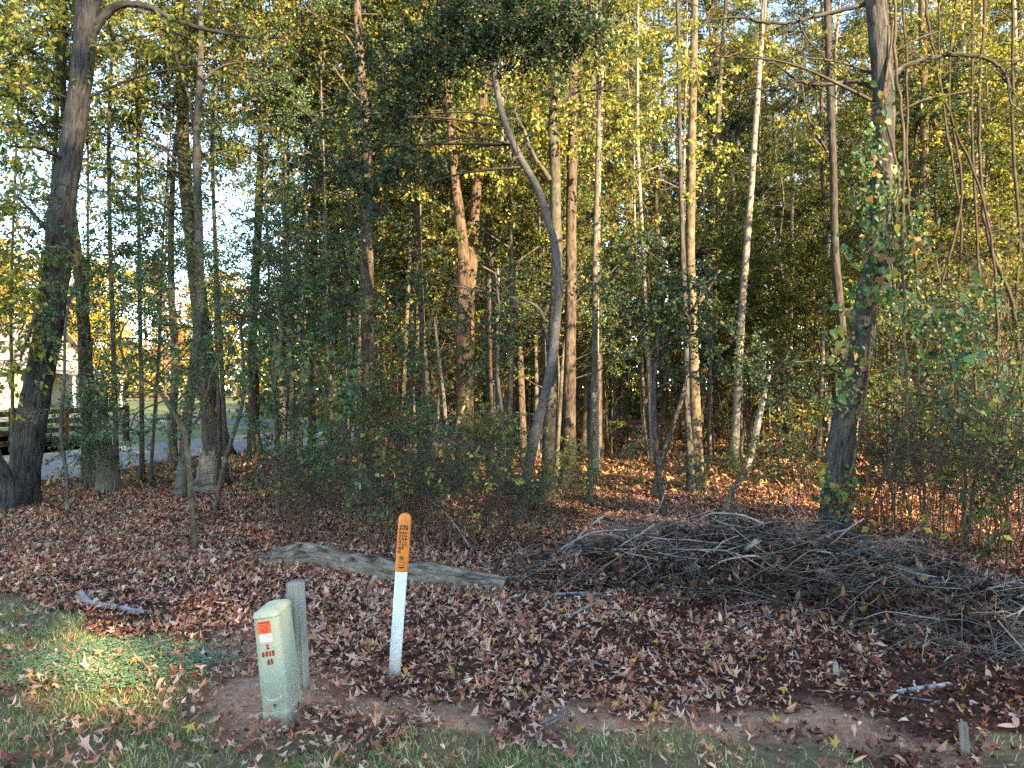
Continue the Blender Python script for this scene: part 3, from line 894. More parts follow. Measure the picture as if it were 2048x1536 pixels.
key_tree('slender_tree', 'pale sunlit pole standing in open leaf litter behind the slim half lit pole', 14.4, [(1192, 952, 14), (1192, 820, 11), (1193, 650, 10), (1196, 480, 9), (1200, 300, 8), (1205, 120, 7)], M_GREY, 'gum', [(1210, 330, 60, 50, 10), (1190, 200, 60, 50, 10), (1230, 420, 50, 40, 8)], (), 12, .06, 8, top=12, seed=19, tint=(1.2, 1.1, .9))
key_tree('pine_tree', 'tall blotchy sunlit trunk with a slim dark stem at its side', 12.5, [(1396, 985, 32), (1393, 900, 25), (1391, 800, 22), (1389, 700, 20), (1388, 600, 18), (1385, 500, 18), (1386, 380, 18), (1389, 200, 16), (1392, 0, 14), (1393, -60, 13)], M_SMOOTH, 'gum', [(1340, 90, 70, 60, 14), (1450, 130, 70, 60, 14), (1420, 300, 60, 60, 10), (1330, 260, 60, 50, 10)], [[(1388, 620, 8), (1410, 590, 6), (1440, 540, 4)]], 20, .1, 10, (.5, .22, 4), 12, 20, step=.1, tint=(1.25, 1.1, .95))
key_tree('slender_tree', 'slim dark stem touching the blotchy sunlit trunk', 12.0, [(1383, 992, 17), (1380, 900, 14), (1376, 800, 12), (1372, 650, 11), (1368, 480, 10), (1362, 250, 9), (1358, 0, 7)], M_OAK, 'sparse', [(1350, 180, 60, 60, 8), (1330, 380, 60, 60, 8)], (), 12, .08, 8, top=11, seed=21)
key_tree('slender_tree', 'twisting dark stem between the blotchy trunk and the vine covered tree', 12.5, [(1690, 985, 20), (1686, 900, 18), (1682, 800, 17), (1677, 720, 17), (1671, 640, 16), (1663, 513, 16), (1656, 342, 14), (1652, 170, 14), (1650, 0, 12), (1648, -60, 11)], M_OAK, 'gum', [(1600, 100, 60, 60, 10), (1690, 80, 60, 60, 10), (1620, 260, 60, 50, 8)], [[(1655, 300, 7), (1635, 270, 6), (1615, 220, 5), (1600, 130, 4), (1590, 60, 3)]], 14, .08, 8, top=11, seed=22, tint=(.9, .85, .8))
key_tree('vine_covered_tree', 'leaning tree with deep wavy bark, climbing vine and a splintered foot by the brush pile', 8.1, [(1667, 1088, 62), (1672, 1013, 48), (1681, 910, 46), (1698, 808, 43), (1716, 705, 43), (1728, 603, 38), (1738, 513, 36), (1756, 342, 36), (1760, 171, 39), (1750, 0, 37), (1744, -80, 34)], M_OAK, 'sparse',
         [(1420, 110, 80, 60, 6), (1560, 110, 80, 60, 6), (1940, 180, 80, 60, 8), (1880, 60, 80, 50, 8)],
         [[(1778, 156, 15), (1800, 138, 11), (1827, 124, 10), (1870, 112, 9), (1912, 107, 9), (1955, 110, 8), (1985, 120, 7), (2010, 140, 6), (2020, 165, 6), (2024, 200, 5), (2045, 222, 4)], [(1985, 120, 4), (2020, 118, 3), (2060, 120, 2)],
          [(1760, 180, 11), (1735, 168, 10), (1710, 160, 9), (1655, 167, 8), (1620, 165, 7), (1597, 160, 7), (1565, 176, 5), (1530, 177, 4), (1498, 172, 3)], [(1597, 160, 5), (1560, 130, 4), (1520, 110, 3), (1450, 60, 2)],
          [(1732, 5, 10), (1700, 14, 9), (1638, 29, 8), (1580, 42, 7), (1530, 42, 6), (1485, 32, 5), (1430, 37, 4), (1390, 58, 3), (1348, 75, 2)], [(1430, 38, 3), (1400, 10, 2), (1350, -10, 2)], [(1600, 38, 4), (1620, 80, 3), (1690, 150, 2)],
          [(1660, 1060, 14), (1640, 1068, 11), (1610, 1085, 9), (1570, 1108, 6)], [(1680, 1060, 11), (1705, 1068, 9), (1735, 1085, 6)]], 46, .2, 17, (.45, .3, 4), 8, 23, step=.05)
key_tree('slender_tree', 'sun dappled straight trunk behind the vine covered tree', 13.0, [(1848, 972, 22), (1852, 850, 18), (1856, 700, 16), (1857, 560, 16), (1853, 400, 16), (1850, 200, 15), (1846, 0, 13), (1845, -60, 12)], M_SMOOTH, 'gum', [(1900, 60, 70, 60, 12), (1800, 200, 60, 60, 8), (1930, 300, 60, 60, 8)], (), 16, .08, 9, top=11, seed=24, tint=(1.05, .9, .75))
key_tree('birch_tree', 'white barked stem leaning through the thicket', 16.0, [(2034, 935, 12), (2028, 860, 11), (2021, 790, 10), (2011, 722, 10), (1994, 637, 10), (1977, 579, 10), (1949, 500, 9), (1925, 420, 8), (1905, 320, 7), (1890, 200, 6)], M_GREY, 'sparse', [(1910, 300, 60, 60, 8), (1880, 180, 60, 60, 8)], (), 10, .05, 7, top=11, seed=25, tint=(1.7, 1.65, 1.5))
key_tree('leaning_tree', 'bare silvery trunk leaning over green undergrowth behind the brush pile', 10.3, [(1447, 1020, 13), (1462, 975, 12), (1478, 944, 11), (1498, 893, 11), (1512, 842, 11), (1526, 790, 10), (1535, 750, 7)], M_DEAD, 'ever', [(1540, 740, 55, 45, 20, -.2), (1580, 760, 50, 50, 16), (1490, 700, 60, 50, 16, .2), (1600, 810, 45, 50, 12), (1640, 720, 50, 50, 10, .2)], (), 12, .12, 7, (.3, .12, 3), None, 26, 'tree', (1.15, 1.15, 1.15), tl=.3)
key_tree('leaning_tree', 'bare brown stem leaning in the sunlit clearing of leaf litter', 11.4, [(1304, 998, 13), (1318, 950, 12), (1330, 910, 12), (1345, 865, 11), (1358, 825, 10), (1375, 770, 8)], M_SMOOTH, None, (), (), 10, .1, 6, (.3, .12, 3), None, 27, 'tree', (.85, .8, .75), jag=2)
key_tree('dead_pole', 'bleached snapped dead pole standing above green shrubs', 10.4, [(897, 1018, 8), (893, 880, 7), (890, 815, 7), (882, 740, 6), (876, 690, 6), (871, 650, 5)], M_DEAD, None, (), (), 9, .1, 5, (.2, .1, 3), None, 28, 'dead pole', (1.35, 1.2, 1.0), jag=3)
key_tree('dead_pole', 'pale broken stick slanting against the bowed tan pine', 10.6, [(880, 1010, 9), (893, 925, 8), (909, 872, 8), (921, 832, 8), (934, 796, 7)], M_DEAD, None, (), (), 9, .1, 5, (.2, .1, 3), None, 29, 'dead pole', (1.3, 1.1, .9), jag=2)
key_tree('tree_snag', 'narrow snapped trunk with a sunlit top near the straight tan pine', 13.3, [(984, 966, 18), (980, 840, 15), (976, 700, 13), (976, 550, 12), (977, 427, 11)], M_PINE, None, (), (), 14, .12, 8, (.4, .15, 4), None, 30, 'snag', jag=4)
key_tree('pine_tree', 'dim straight trunk standing behind the shrubs between drive and furrowed pine', 15.8, [(622, 937, 18), (624, 850, 15), (625, 700, 14), (627, 500, 12), (630, 300, 10), (634, 100, 9)], M_PINE, 'olive', [(630, 400, 80, 70, 20), (660, 300, 80, 70, 20), (600, 180, 80, 70, 18), (680, 480, 60, 60, 14), (640, 560, 60, 60, 14)], (), 14, .1, 8, top=13, seed=31)
key_tree('understory_oak', 'low shaded understory tree with dense dark green leaves behind the leaning silvery trunk', 9.8, [(1330, 1034, 12), (1318, 940, 11), (1310, 820, 10), (1316, 700, 9), (1330, 600, 8), (1345, 540, 5)], M_OAK, 'ever', [(1300, 580, 80, 50, 34), (1240, 640, 60, 50, 24), (1380, 580, 70, 50, 28), (1330, 680, 80, 50, 28), (1420, 660, 60, 50, 22), (1210, 560, 50, 40, 14), (1400, 740, 50, 40, 14), (1290, 500, 50, 40, 14)], (), 10, .08, 6, (.3, .1, 3), None, 32, 'tree', tl=.33)

key_tree('privet_tree', 'spindly privet with fine green sprays between the forked tree and torn bark trunk', 9.6, [(560, 1038, 9), (552, 960, 8), (556, 880, 8), (548, 780, 7), (560, 680, 6), (552, 560, 4)], M_SMOOTH, 'privet',
         [(560, 860, 50, 50, 12), (600, 800, 60, 50, 14), (500, 620, 80, 50, 14), (600, 560, 80, 50, 16), (560, 470, 80, 50, 14), (680, 620, 60, 60, 14), (660, 520, 60, 50, 12), (530, 920, 50, 40, 8)], (), 8, .06, 6, (.3, .1, 3), None, 33, 'tree', tl=.34)
key_tree('privet_tree', 'spindly privet with fine green sprays in front of the furrowed orange pine', 9.9, [(700, 1030, 9), (704, 940, 8), (690, 840, 8), (696, 740, 7), (684, 640, 5), (690, 560, 4)], M_SMOOTH, 'privet',
         [(690, 760, 60, 60, 14), (770, 700, 60, 60, 14), (650, 880, 60, 50, 12), (760, 820, 60, 60, 12), (820, 760, 60, 60, 12), (700, 940, 50, 40, 10), (800, 900, 60, 50, 12), (720, 620, 60, 50, 12)], (), 8, .06, 6, (.3, .1, 3), None, 34, 'tree', tl=.34)
key_tree('privet_tree', 'spindly privet with fine green sprays between the bowed tan pine and the curved grey tree', 10.2, [(1000, 1022, 9), (996, 940, 8), (1004, 840, 8), (994, 740, 7), (1000, 640, 5), (990, 540, 4)], M_SMOOTH, 'ever',
         [(990, 720, 60, 60, 20), (1030, 640, 60, 60, 20), (950, 660, 50, 60, 16), (860, 640, 60, 60, 18), (840, 540, 60, 50, 16), (980, 880, 60, 50, 16), (940, 930, 60, 50, 16), (1000, 560, 60, 50, 14), (860, 840, 50, 50, 14)], (), 8, .06, 6, (.3, .1, 3), None, 35, 'tree', tl=.34)
key_tree('privet_tree', 'spindly privet with fine green sprays beside the stout leaning oak', 9.9, [(135, 1030, 8), (140, 960, 7), (128, 860, 7), (136, 760, 6), (140, 640, 5), (160, 540, 4)], M_SMOOTH, 'privet',
         [(150, 560, 60, 50, 9), (60, 480, 60, 50, 9), (240, 620, 60, 50, 9), (200, 480, 70, 50, 10), (100, 640, 50, 40, 7), (250, 400, 70, 50, 10), (140, 800, 40, 40, 6), (60, 400, 60, 40, 8)], (), 8, .06, 6, (.3, .1, 3), None, 36, 'tree', tl=.34)

# hollow broken stump by the drive
rng = np.random.default_rng(40)
sp = P(411, 982, 12.2)
st_root = thing('broken_stump', 'hollow weathered grey stump with jagged rim near the gravel driveway', 'stump', (sp[0], sp[1], 0))
mb = MB()
th = np.linspace(0, 2 * np.pi, 40, endpoint=False)
rows, prev = 14, []
rim = .52 + .28 * vnoise(th / 6.283 * 9, th * 0 + 3.3, 9, 77) + .12 * vnoise(th / 6.283 * 20, th * 0 + 8, 20, 78)
for inner in (0, 1):
    vv = []
    for i in range(rows):
        t = i / (rows - 1)
        rr = (.17 - .05 * t + .10 * np.exp(-t * 7)) * (1 + .16 * vnoise(th / 6.283 * 11, th * 0 + t * 3, 11, 79)) * (.72 if inner else 1)
        z = (rim * t if not inner else rim * (.25 + .75 * t)) - .04
        vv.append(np.stack([np.cos(th) * rr + .05 * t, np.sin(th) * rr, z], -1))
    vv = np.array(vv).reshape(-1, 3)
    i = np.arange(rows - 1)[:, None] * 40
    j = np.arange(40)[None]
    k = (j + 1) % 40
    q = np.stack([i + j, i + k, i + 40 + k, i + 40 + j], -1).reshape(-1, 4)
    mb.quads(vv, q if not inner else q[:, ::-1], col=(1.1, 1.05, 1) if not inner else (.6, .55, .5), smooth=True)
    prev.append(vv)
o_top, i_top = prev[0][-40:], prev[1][-40:]
mb.quads(np.vstack([o_top, i_top]), [(a, (a + 1) % 40, 40 + (a + 1) % 40, 40 + a) for a in range(40)], col=(1.3, 1.2, 1.05))
mb.build('trunk', M_DEAD, st_root)

# ---- the wood behind: a few built trees, copied
GUMS = [gen_tree(100 + k, 15 + k, .095 + .012 * k, .22, 2.1, 36, 15, 'gum', .22, .55, M_SMOOTH, .08, .6, tint=(1.1, 1.0, .88)) for k in range(4)]
OLIVES = [gen_tree(120 + k, 14 + 1.5 * k, .11, .20, 2.4, 38, 15, 'olive', .2, .45, M_PINE, .06, .6) for k in range(3)]
POLES = [gen_tree(140 + k, 13 + k, .05 + .01 * k, .36, 1.4, 34, 5, 'gum', .25, .7, M_GREY, .25, .5, sides=7, tint=(.95, .85, .72)) for k in range(4)]
UNDER = [gen_tree(160 + k, 5.2 + .8 * k, .028 + .006 * k, .12, 1.35, 26, 10, ('gum', 'olive', 'gum', 'olive')[k], .2, .35, M_SMOOTH, .1, .45, sides=6) for k in range(4)]
PINES = [gen_tree(180 + k, 19 + k, .17, .42, 2.3, 40, 8, 'pine', .12, .15, M_PINE, .1, .45, sides=12, top_bias=.6) for k in range(2)]
THICK = [gen_tree(200 + k, 3.6 + .5 * k, .016, .12, .9, 18, 3, 'sparse', .16, .6, M_TWIG, .72, .6, sides=5, stems=7, tint=(1.2, 1.05, .85)) for k in range(3)]
SHRUB = [gen_tree(220 + k, 1.5 + .3 * k, .010, .12, .6, 9, 2, ('privet', 'sparse', 'privet')[k], .14, .8, M_TWIG, .42, .36, sides=5, stems=5) for k in range(3)]
DRYBUSH = [gen_tree(240 + k, 1.0 + .35 * k, .006, .05, .45, 7, 2, 'sparse', .12, .9, M_TWIG, .90, .36, sides=4, stems=7, tint=(1.1, 1.0, .8)) for k in range(2)]
MID = [gen_tree(280 + k, 8 + 1.2 * k, .05 + .01 * k, .16, 2.1, 34, 14, ('olive', 'gum', 'ever')[k], .22, .35, M_SMOOTH, .08, .5, sides=7) for k in range(3)]
HIGH = [gen_tree(290 + k, 12.5 + k, .05, .33, 2.5, 42, 17, ('olive', 'gum')[k], .2, .4, M_SMOOTH, .08, .55, sides=8) for k in range(2)]
SPRAY = [gen_tree(296 + k, 8.5 + k, .035, .24, 2.2, 34, 15, ('privet', 'olive')[k], .2, .35, M_SMOOTH, .08, .5, sides=7) for k in range(2)]
LOW = [gen_tree(270 + k, 3.0 + .5 * k, .018, .10, 1.1, 20, 3, ('ever', 'olive')[k], .14, .45, M_SMOOTH, .3, .42, sides=6) for k in range(2)]
YELLOW = [gen_tree(260 + k, 15 + 2 * k, .25, .10, 5.0, 60, 7, ('yellow', 'yellow', 'rust')[k], .3, .35, M_SMOOTH, .04, 1.6, top_bias=.75) for k in range(3)]

rng = np.random.default_rng(50)
taken = []


def free(x, y, r):
    for a, b in taken:
        if (a - x) ** 2 + (b - y) ** 2 < r * r:
            return False
    taken.append((x, y))
    return True


FOREST = [
    # count, depth range, meshes, name, label, group, category, min gap, scale range
    (16, (13.5, 24), GUMS, 'sweetgum_tree', 'slender yellow green sweetgum', 'slender sweetgums inside the wood', 1.1, (.8, 1.1)),
    (34, (24, 46), GUMS, 'sweetgum_tree', 'slender yellow green sweetgum', 'slender sweetgums inside the wood', 1.2, (.9, 1.25)),
    (8, (15, 24), OLIVES, 'forest_tree', 'olive leaved tree with brown bark', 'olive leaved trees inside the wood', 1.2, (.8, 1.1)),
    (26, (24, 46), OLIVES, 'forest_tree', 'olive leaved tree with brown bark', 'olive leaved trees inside the wood', 1.3, (.9, 1.3)),
    (44, (14, 32), POLES, 'pole_sapling', 'thin straight pole sapling with few leaves', 'pole saplings inside the wood', .7, (.7, 1.1)),
    (26, (13, 22), UNDER, 'understory_sapling', 'short leafy shade sapling', 'leafy saplings under the taller trees', .8, (.75, 1.15)),
    (44, (20, 38), UNDER, 'understory_sapling', 'short leafy shade sapling', 'leafy saplings under the taller trees', .9, (.9, 1.4)),
    (32, (12.5, 19), MID, 'midstory_tree', 'mid height tree leafy to the ground', 'mid height trees inside the wood', 1.0, (.7, 1.0)),
    (40, (19, 30), MID, 'midstory_tree', 'mid height tree leafy to the ground', 'mid height trees inside the wood', 1.1, (.8, 1.2)),
    (10, (22, 44), PINES, 'forest_pine', 'tall needle bearing pine', 'tall pines inside the wood', 1.5, (.85, 1.1)),
]
for num, (d0, d1), meshes, nm, lab, grp, gap, sc in FOREST:
    k = tries = 0
    while k < num and tries < 4000:
        tries += 1
        d = math.sqrt(rng.uniform(d0 * d0, d1 * d1))
        px = rng.uniform(560, 2190)
        if px < 700 and d > 30:
            continue
        if 1120 < px < 1760 and d < 17 and (meshes in (MID, UNDER) or px < 1400):
            continue
        x = (px - 1024) / F_PX * d
        if x < -5.6 + max(0, (d - 19)) * .12 and d > 18:
            continue
        if not free(x, d, gap):
            continue
        plant(nm, f"{lab} {'close' if d < 19 else 'some way' if d < 28 else 'far'} behind {near_what(px)}", 'tree', meshes[rng.integers(len(meshes))], x, d, rng.uniform(0, 6.28), rng.uniform(*sc), grp, tilt=(rng.normal(0, .03), rng.normal(0, .03)))
        k += 1
k = 0
while k < 26:
    d = rng.uniform(11.5, 24)
    px = rng.uniform(1480, 2150) if k % 3 else rng.uniform(760, 1500)
    if px < 1800 and 1120 < px and d < 17.5:
        continue
    x = (px - 1024) / F_PX * d
    if not free(x, d, .6):
        continue
    plant('bare_thicket', f"tangle of bare brown stems and twigs {'close' if d < 17 else 'well'} behind {near_what(px)}", 'thicket', THICK[rng.integers(3)], x, d, rng.uniform(0, 6.28), rng.uniform(.8, 1.3), 'bare thickets between the trunks', ('stem', 'twigs'))
    k += 1

# shrubs at the edge of the wood
for i, (px, py, v, s) in enumerate([(610, 1060, 0, .75), (655, 1010, 1, 1.0), (800, 1010, 0, .95), (850, 1050, 2, .7), (960, 1065, 1, .85), (985, 1010, 0, 1.0), (1010, 1085, 2, .5),
                                    (1075, 1085, 0, .55), (1130, 1060, 1, .6), (1160, 1040, 0, .5), (1260, 1045, 2, .5), (1385, 1030, 0, .6), (1460, 1040, 1, .55), (1560, 1030, 0, .8), (1610, 1000, 1, .9), (760, 1100, 0, .55), (900, 1085, 2, .6), (1760, 1060, 0, .9), (1840, 1090, 2, .9), (1930, 1075, 0, 1.0), (2020, 1085, 2, 1.0)]):
    g = G(px, py)
    wh = 'fallen log left of the furrowed pine' if px < 0 else ('the torn end of the fallen log' if px < 700 else 'the white marker pole' if px < 860 else 'the far end of the fallen log' if px < 1000 else 'the foot of the curved grey tree' if px < 1200 else 'the brush pile' if px < 1720 else 'the sprawling dark vine')
    plant('leafy_shrub', f"small leaved green {('tall ' if s > .8 else 'low ')}shrub behind {wh}", 'shrub', SHRUB[v], g[0], g[1], i * 1.7, s, 'green shrubs along the wood edge', ('stem', 'foliage'))
for i, (px, py, v, s) in enumerate([(590, 1080, 0, .8), (630, 1090, 0, .8), (720, 1085, 1, .9), (790, 1095, 0, 1), (860, 1100, 1, .8), (930, 1100, 0, 1.0), (990, 1105, 1, .8), (880, 1060, 0, 1.1), (1050, 1090, 1, .8), (1820, 1120, 0, 1.2), (1900, 1130, 1, 1.2), (1980, 1110, 0, 1.4), (1770, 1080, 1, 1.1), (2050, 1140, 1, 1.1), (1860, 1060, 1, 1.2), (1950, 1040, 0, 1.5)]):
    g = G(px, py)
    wh = 'behind the torn end of the fallen log' if px < 700 else 'behind the white marker pole' if px < 830 else 'behind the far end of the fallen log' if px < 1000 else 'at the foot of the curved grey tree' if px < 1200 else 'between the vine covered tree and the sprawling vine' if px < 1900 else 'around the sprawling dark vine'
    plant('dry_bush', f'brown dried bush of fine twigs {wh}', 'bush', DRYBUSH[v], g[0], g[1], i * 2.1, s, 'dry bushes along the wood edge', ('stem', 'twigs'))
for i, (px, d, v, s) in enumerate([(1790, 9.5, 1, .85), (1880, 8.8, 0, .9), (1960, 9.3, 1, .95), (2040, 8.8, 0, .85), (2000, 10.8, 0, 1.0), (1850, 10.8, 1, 1.0)]):
    plant('understory_sapling', 'short leafy sapling crowding the vine covered tree', 'tree', LOW[v], (px - 1024) / F_PX * d, d, i * 2.3, s, 'leafy saplings beside the vine covered tree')
for i, (px, d, v, s) in enumerate([(-70, 12.6, 0, 1.0), (70, 13.0, 1, .95), (285, 13.6, 0, .9), (455, 13.4, 1, .9), (560, 14.6, 0, 1.0), (600, 12.8, 1, .85), (670, 15.5, 0, 1.0), (690, 13.2, 0, .8), (800, 13.4, 1, .9), (850, 12.6, 0, .8), (235, 13.0, 1, .95)]):
    plant('slender_tree', f"thin stemmed tree with a high crown {'beside the stout leaning oak' if px < 200 else 'beside the high forked tree' if px < 480 else 'by the dim straight trunk near the drive' if px < 640 else 'by the furrowed orange pine' if px < 760 else 'by the bowed tan pine'}", 'tree', HIGH[v], (px - 1024) / F_PX * d, d, i * 1.9, s, 'thin stemmed trees near the drive')

for i, (px, d, v, s) in enumerate([(-40, 34, 0, 1.5), (90, 31, 1, 1.5), (310, 37, 1, 1.6), (560, 36, 1, 1.6)]):
    plant('lawn_tree', 'tall thin tree with a high crown standing on the lawn past the driveway', 'tree', HIGH[v], (px - 1024) / F_PX * d, d, i * 1.1, s, 'tall thin trees on the lawn')

for i, (px, d, v, s, wh) in enumerate([(25, 12.3, 1, .9, 'behind the stout leaning oak'), (165, 13.2, 0, .95, 'between the stout leaning oak and the broken snag'), (300, 13.0, 0, .9, 'between the broken snag and the forked tree'), (440, 12.8, 1, .95, 'between the forked tree and the hollow stump'), (560, 13.0, 0, 1.0, 'between the torn bark trunk and the spindly privet'), (655, 12.4, 0, .95, 'beside the dim straight trunk'), (820, 12.6, 1, .95, 'between the furrowed and the bowed pine')]):
    plant('spreading_tree', f'thin tree with spreading green sprays {wh}', 'tree', SPRAY[v], (px - 1024) / F_PX * d, d, i * 1.37, s, 'spreading thin trees by the drive')

# distant woods behind everything
rng = np.random.default_rng(55)
mb = MB()
n = 60000
x, y = rng.uniform(-16, 62, n), rng.uniform(47, 60, n)
z = 25 * rng.random(n) ** 1.25
leaf_faces(mb, np.stack([x, y, z], -1), rand_dir(rng, n, -.3), rand_dir(rng, n, .5), rng.uniform(.25, .5, n), rng.uniform(.1, .2, n), pick(rng, PAL_GUM[:4] + PAL_OLIVE, n))
for k in range(170):
    x0, y0 = rng.uniform(-14, 62), rng.uniform(47, 58)
    tube(mb, catmull([(x0, y0, -.1), (x0 + rng.normal(0, .4), y0, 10), (x0 + rng.normal(0, .8), y0, 22)], 3), np.linspace(rng.uniform(.08, .2), .05, 7), 6, (1, .95, .85), 1)
n = 26000
x, y = rng.uniform(-16, 55, n), rng.uniform(42, 50, n)
z = 7 * rng.random(n) ** 1.3
leaf_faces(mb, np.stack([x, y, z], -1), rand_dir(rng, n, -.3), rand_dir(rng, n, .5), rng.uniform(.22, .42, n), rng.uniform(.1, .18, n), pick(rng, PAL_OLIVE + PAL_EVER, n))
tag(mb.build('distant_woods', [M_LEAF, M_SMOOTH]), 'dense far part of the wood closing the view', 'woods', None, 'stuff')

# sunny trees across the lawn
for i, (px, d, v, s) in enumerate([(-60, 92, 0, 1.25), (60, 100, 1, 1.15), (180, 96, 0, 1.2), (285, 110, 1, 1.2), (330, 100, 2, .62), (400, 118, 0, 1.25), (470, 112, 1, 1.1), (540, 122, 0, 1.2), (610, 112, 1, 1.2), (230, 84, 0, .7), (680, 118, 0, 1.2), (130, 118, 0, 1.5), (-20, 120, 1, 1.5), (100, 84, 0, .8)]):
    lab, grp = (('rust coloured low tree on the far side of the lawn', 'rust trees across the lawn') if v == 2 else ('bright yellow green tree in sun on the far side of the lawn', 'sunny yellow trees across the lawn'))
    plant('lawn_tree', lab, 'tree', YELLOW[v], (px - 1024) / F_PX * d, d, i * 1.3, s, grp)

# tree line beyond the field
mb = MB()
n = 26000
x, y = rng.uniform(-170, 10, n), rng.uniform(150, 170, n)
z = (7 + 8 * fnoise(x * .1, y * .1, 91)) * rng.random(n)
leaf_faces(mb, np.stack([x, y, z], -1), rand_dir(rng, n, -.3), rand_dir(rng, n, .5), rng.uniform(.7, 1.3, n), rng.uniform(.3, .6, n), pick(rng, PAL_YELLOW + PAL_OLIVE, n))
tag(mb.build('far_tree_line', M_LEAF), 'far yellow green tree line beyond the dry field', 'woods', None, 'stuff')

# unseen woods added behind the viewer, heights shaped to shade the verge
rng = np.random.default_rng(56)
mb = MB()
sx_, sy_ = math.sin(SUN_AZ), math.cos(SUN_AZ)
for k in range(34):
    u, a = -13 + 36 * (k + rng.random()) / 34, 27 + 9 * rng.random()
    x0, y0 = a * sx_ - u * sy_, a * sy_ + u * sx_
    H = float(np.interp(u, [-13, 2, 3.5, 5, 8, 9, 23], [31, 31, 27, 23, 21.5, 14, 12.5])) + (a - 31) * .4 + rng.normal(0, .8)
    tube(mb, catmull([(x0, y0, -.1), (x0 + rng.normal(0, .3), y0, H * .5), (x0 + rng.normal(0, .5), y0, H)], 4), np.linspace(.22, .04, 9), 7, BARKC, 1)
    n = 2500
    u = rand_dir(rng, n) * rng.random((n, 1)) ** .4
    c = V3(x0, y0, H * .58)
    pos = c + u * V3(2.9, 2.9, H * .44)
    foot = pos[:, :2] - np.array(to_sun)[:2] * (pos[:, 2:] / to_sun[2])       # where this leaf's shadow falls
    ab = np.array([.62, -.78])
    tt = np.clip(((foot - (-2.9, 5.15)) @ ab) / (ab @ ab), 0, 1)
    sun_gap = np.linalg.norm(foot - ((-2.9, 5.15) + tt[:, None] * ab), axis=1) < .34 + .16 * rng.random(n)       # gap cut in the crowns so a strip of sun reaches the grass
    pos = pos[~sun_gap]
    n = len(pos)
    leaf_faces(mb, pos, rand_dir(rng, n, -.3), rand_dir(rng, n, .5), rng.uniform(.24, .5, n), rng.uniform(.1, .2, n), pick(rng, PAL_OLIVE, n))
tag(mb.build('unseen_shade_woods', [M_LEAF, M_OAK]), 'unseen row of tall trees added behind the verge to shade it', 'woods', None, 'stuff')

# ------------------------------------------------------------------ vines
def heart_leaf_meshes(seed, L, pal, n=10):
    rng = np.random.default_rng(seed)
    out = []
    for k in range(n):
        mb = MB()
        l = L * rng.uniform(.8, 1.2)
        leaf_faces(mb, np.zeros((1, 3)), np.array([[rng.normal(0, .2), -.25, -1.0]]), np.array([[0, -1.0, .45]]), [l], [l * rng.uniform(.42, .55)], pick(rng, pal, 1), 0, 8, rng.uniform(-.1, .35))
        out.append(mb.mesh('leaf', [M_VINE]))
    return out


HEART = heart_leaf_meshes(300, .085, PAL_VINE, 16)
HEART_DARK = heart_leaf_meshes(301, .075, [((.05, .11, .05), 3), ((.07, .15, .05), 3), ((.035, .08, .045), 2), ((.20, .20, .05), .5)], 12)


def vine(name, label, cat, stems, clumps, meshes, seed, tint=(.9, .85, .75), group=None):
    """stems: lists of (px, py, d, width px); clumps: (px, py, d, rx, ry, leaves)."""
    rng = np.random.default_rng(seed)
    q0 = P(*stems[0][0][:3])
    base = V3(q0[0], q0[1], max(0, q0[2]))
    root = thing(name, label, cat, base, group=group)
    for stp in stems:
        q = np.array([np.append(P(a, b, d) - base, w * d / F_PX / 2) for a, b, d, w in stp])
        q[1:-1, :3] += rng.normal(0, .03, (len(q) - 2, 3))
        cv = catmull(q, 7)
        cv[:, :3] += rng.normal(0, .008, (len(cv), 3))
        mb = MB()
        tube(mb, cv[:, :3], np.maximum(cv[:, 3], .0025), 6, tint, 0, seed=seed)
        for _ in range(6):
            i = rng.integers(2, len(cv))
            twig_leaves(mb, rng, cv[i, :3], rand_dir(rng, 1)[0], rng.uniform(.1, .4), 0, .05, PAL_GUM, tint, .4, .003, 0, 0)
        mb.build('stem', M_TWIG, root)
    for px, py, d, rx, ry, num in clumps:
        for _ in range(int(num * 1.4)):
            c = P(px + rng.normal(0, rx * .55), py + rng.normal(0, ry * .55), d + rng.normal(0, .12)) - base
            link('leaf', meshes[rng.integers(len(meshes))], root, c, (rng.normal(.1, .5), rng.normal(0, .5), rng.normal(0, .8)), rng.uniform(.65, 1.25))
    if clumps:
        mb = MB()
        for px, py, d, rx, ry, num in clumps:
            k = num * 4
            c = np.array([P(px + rng.normal(0, rx * .6), py + rng.normal(0, ry * .7), d + rng.normal(0, .14)) - base for _ in range(k)])
            l = rng.uniform(.03, .06, k)
            leaf_faces(mb, c, rng.normal(0, .6, (k, 3)) + V3(0, -.2, -.8), rng.normal(0, .5, (k, 3)) + V3(0, -.7, .5), l, l * .45, pick(rng, PAL_VINE, k), 0, 2)
            for _ in range(3):
                a = P(px + rng.normal(0, rx * .6), py + rng.normal(0, ry * .6), d) - base
                b = P(px + rng.normal(0, rx * .6), py + rng.normal(0, ry * .6), d) - base
                tube(mb, catmull([a, (a + b) / 2 + rng.normal(0, .05, 3), b], 4), np.linspace(.004, .002, 9), 4, tint, 1, cap=False)
        tag(mb.build('foliage', [M_VINE, M_TWIG], root), 'small vine leaves', None, None, 'stuff')
    return root


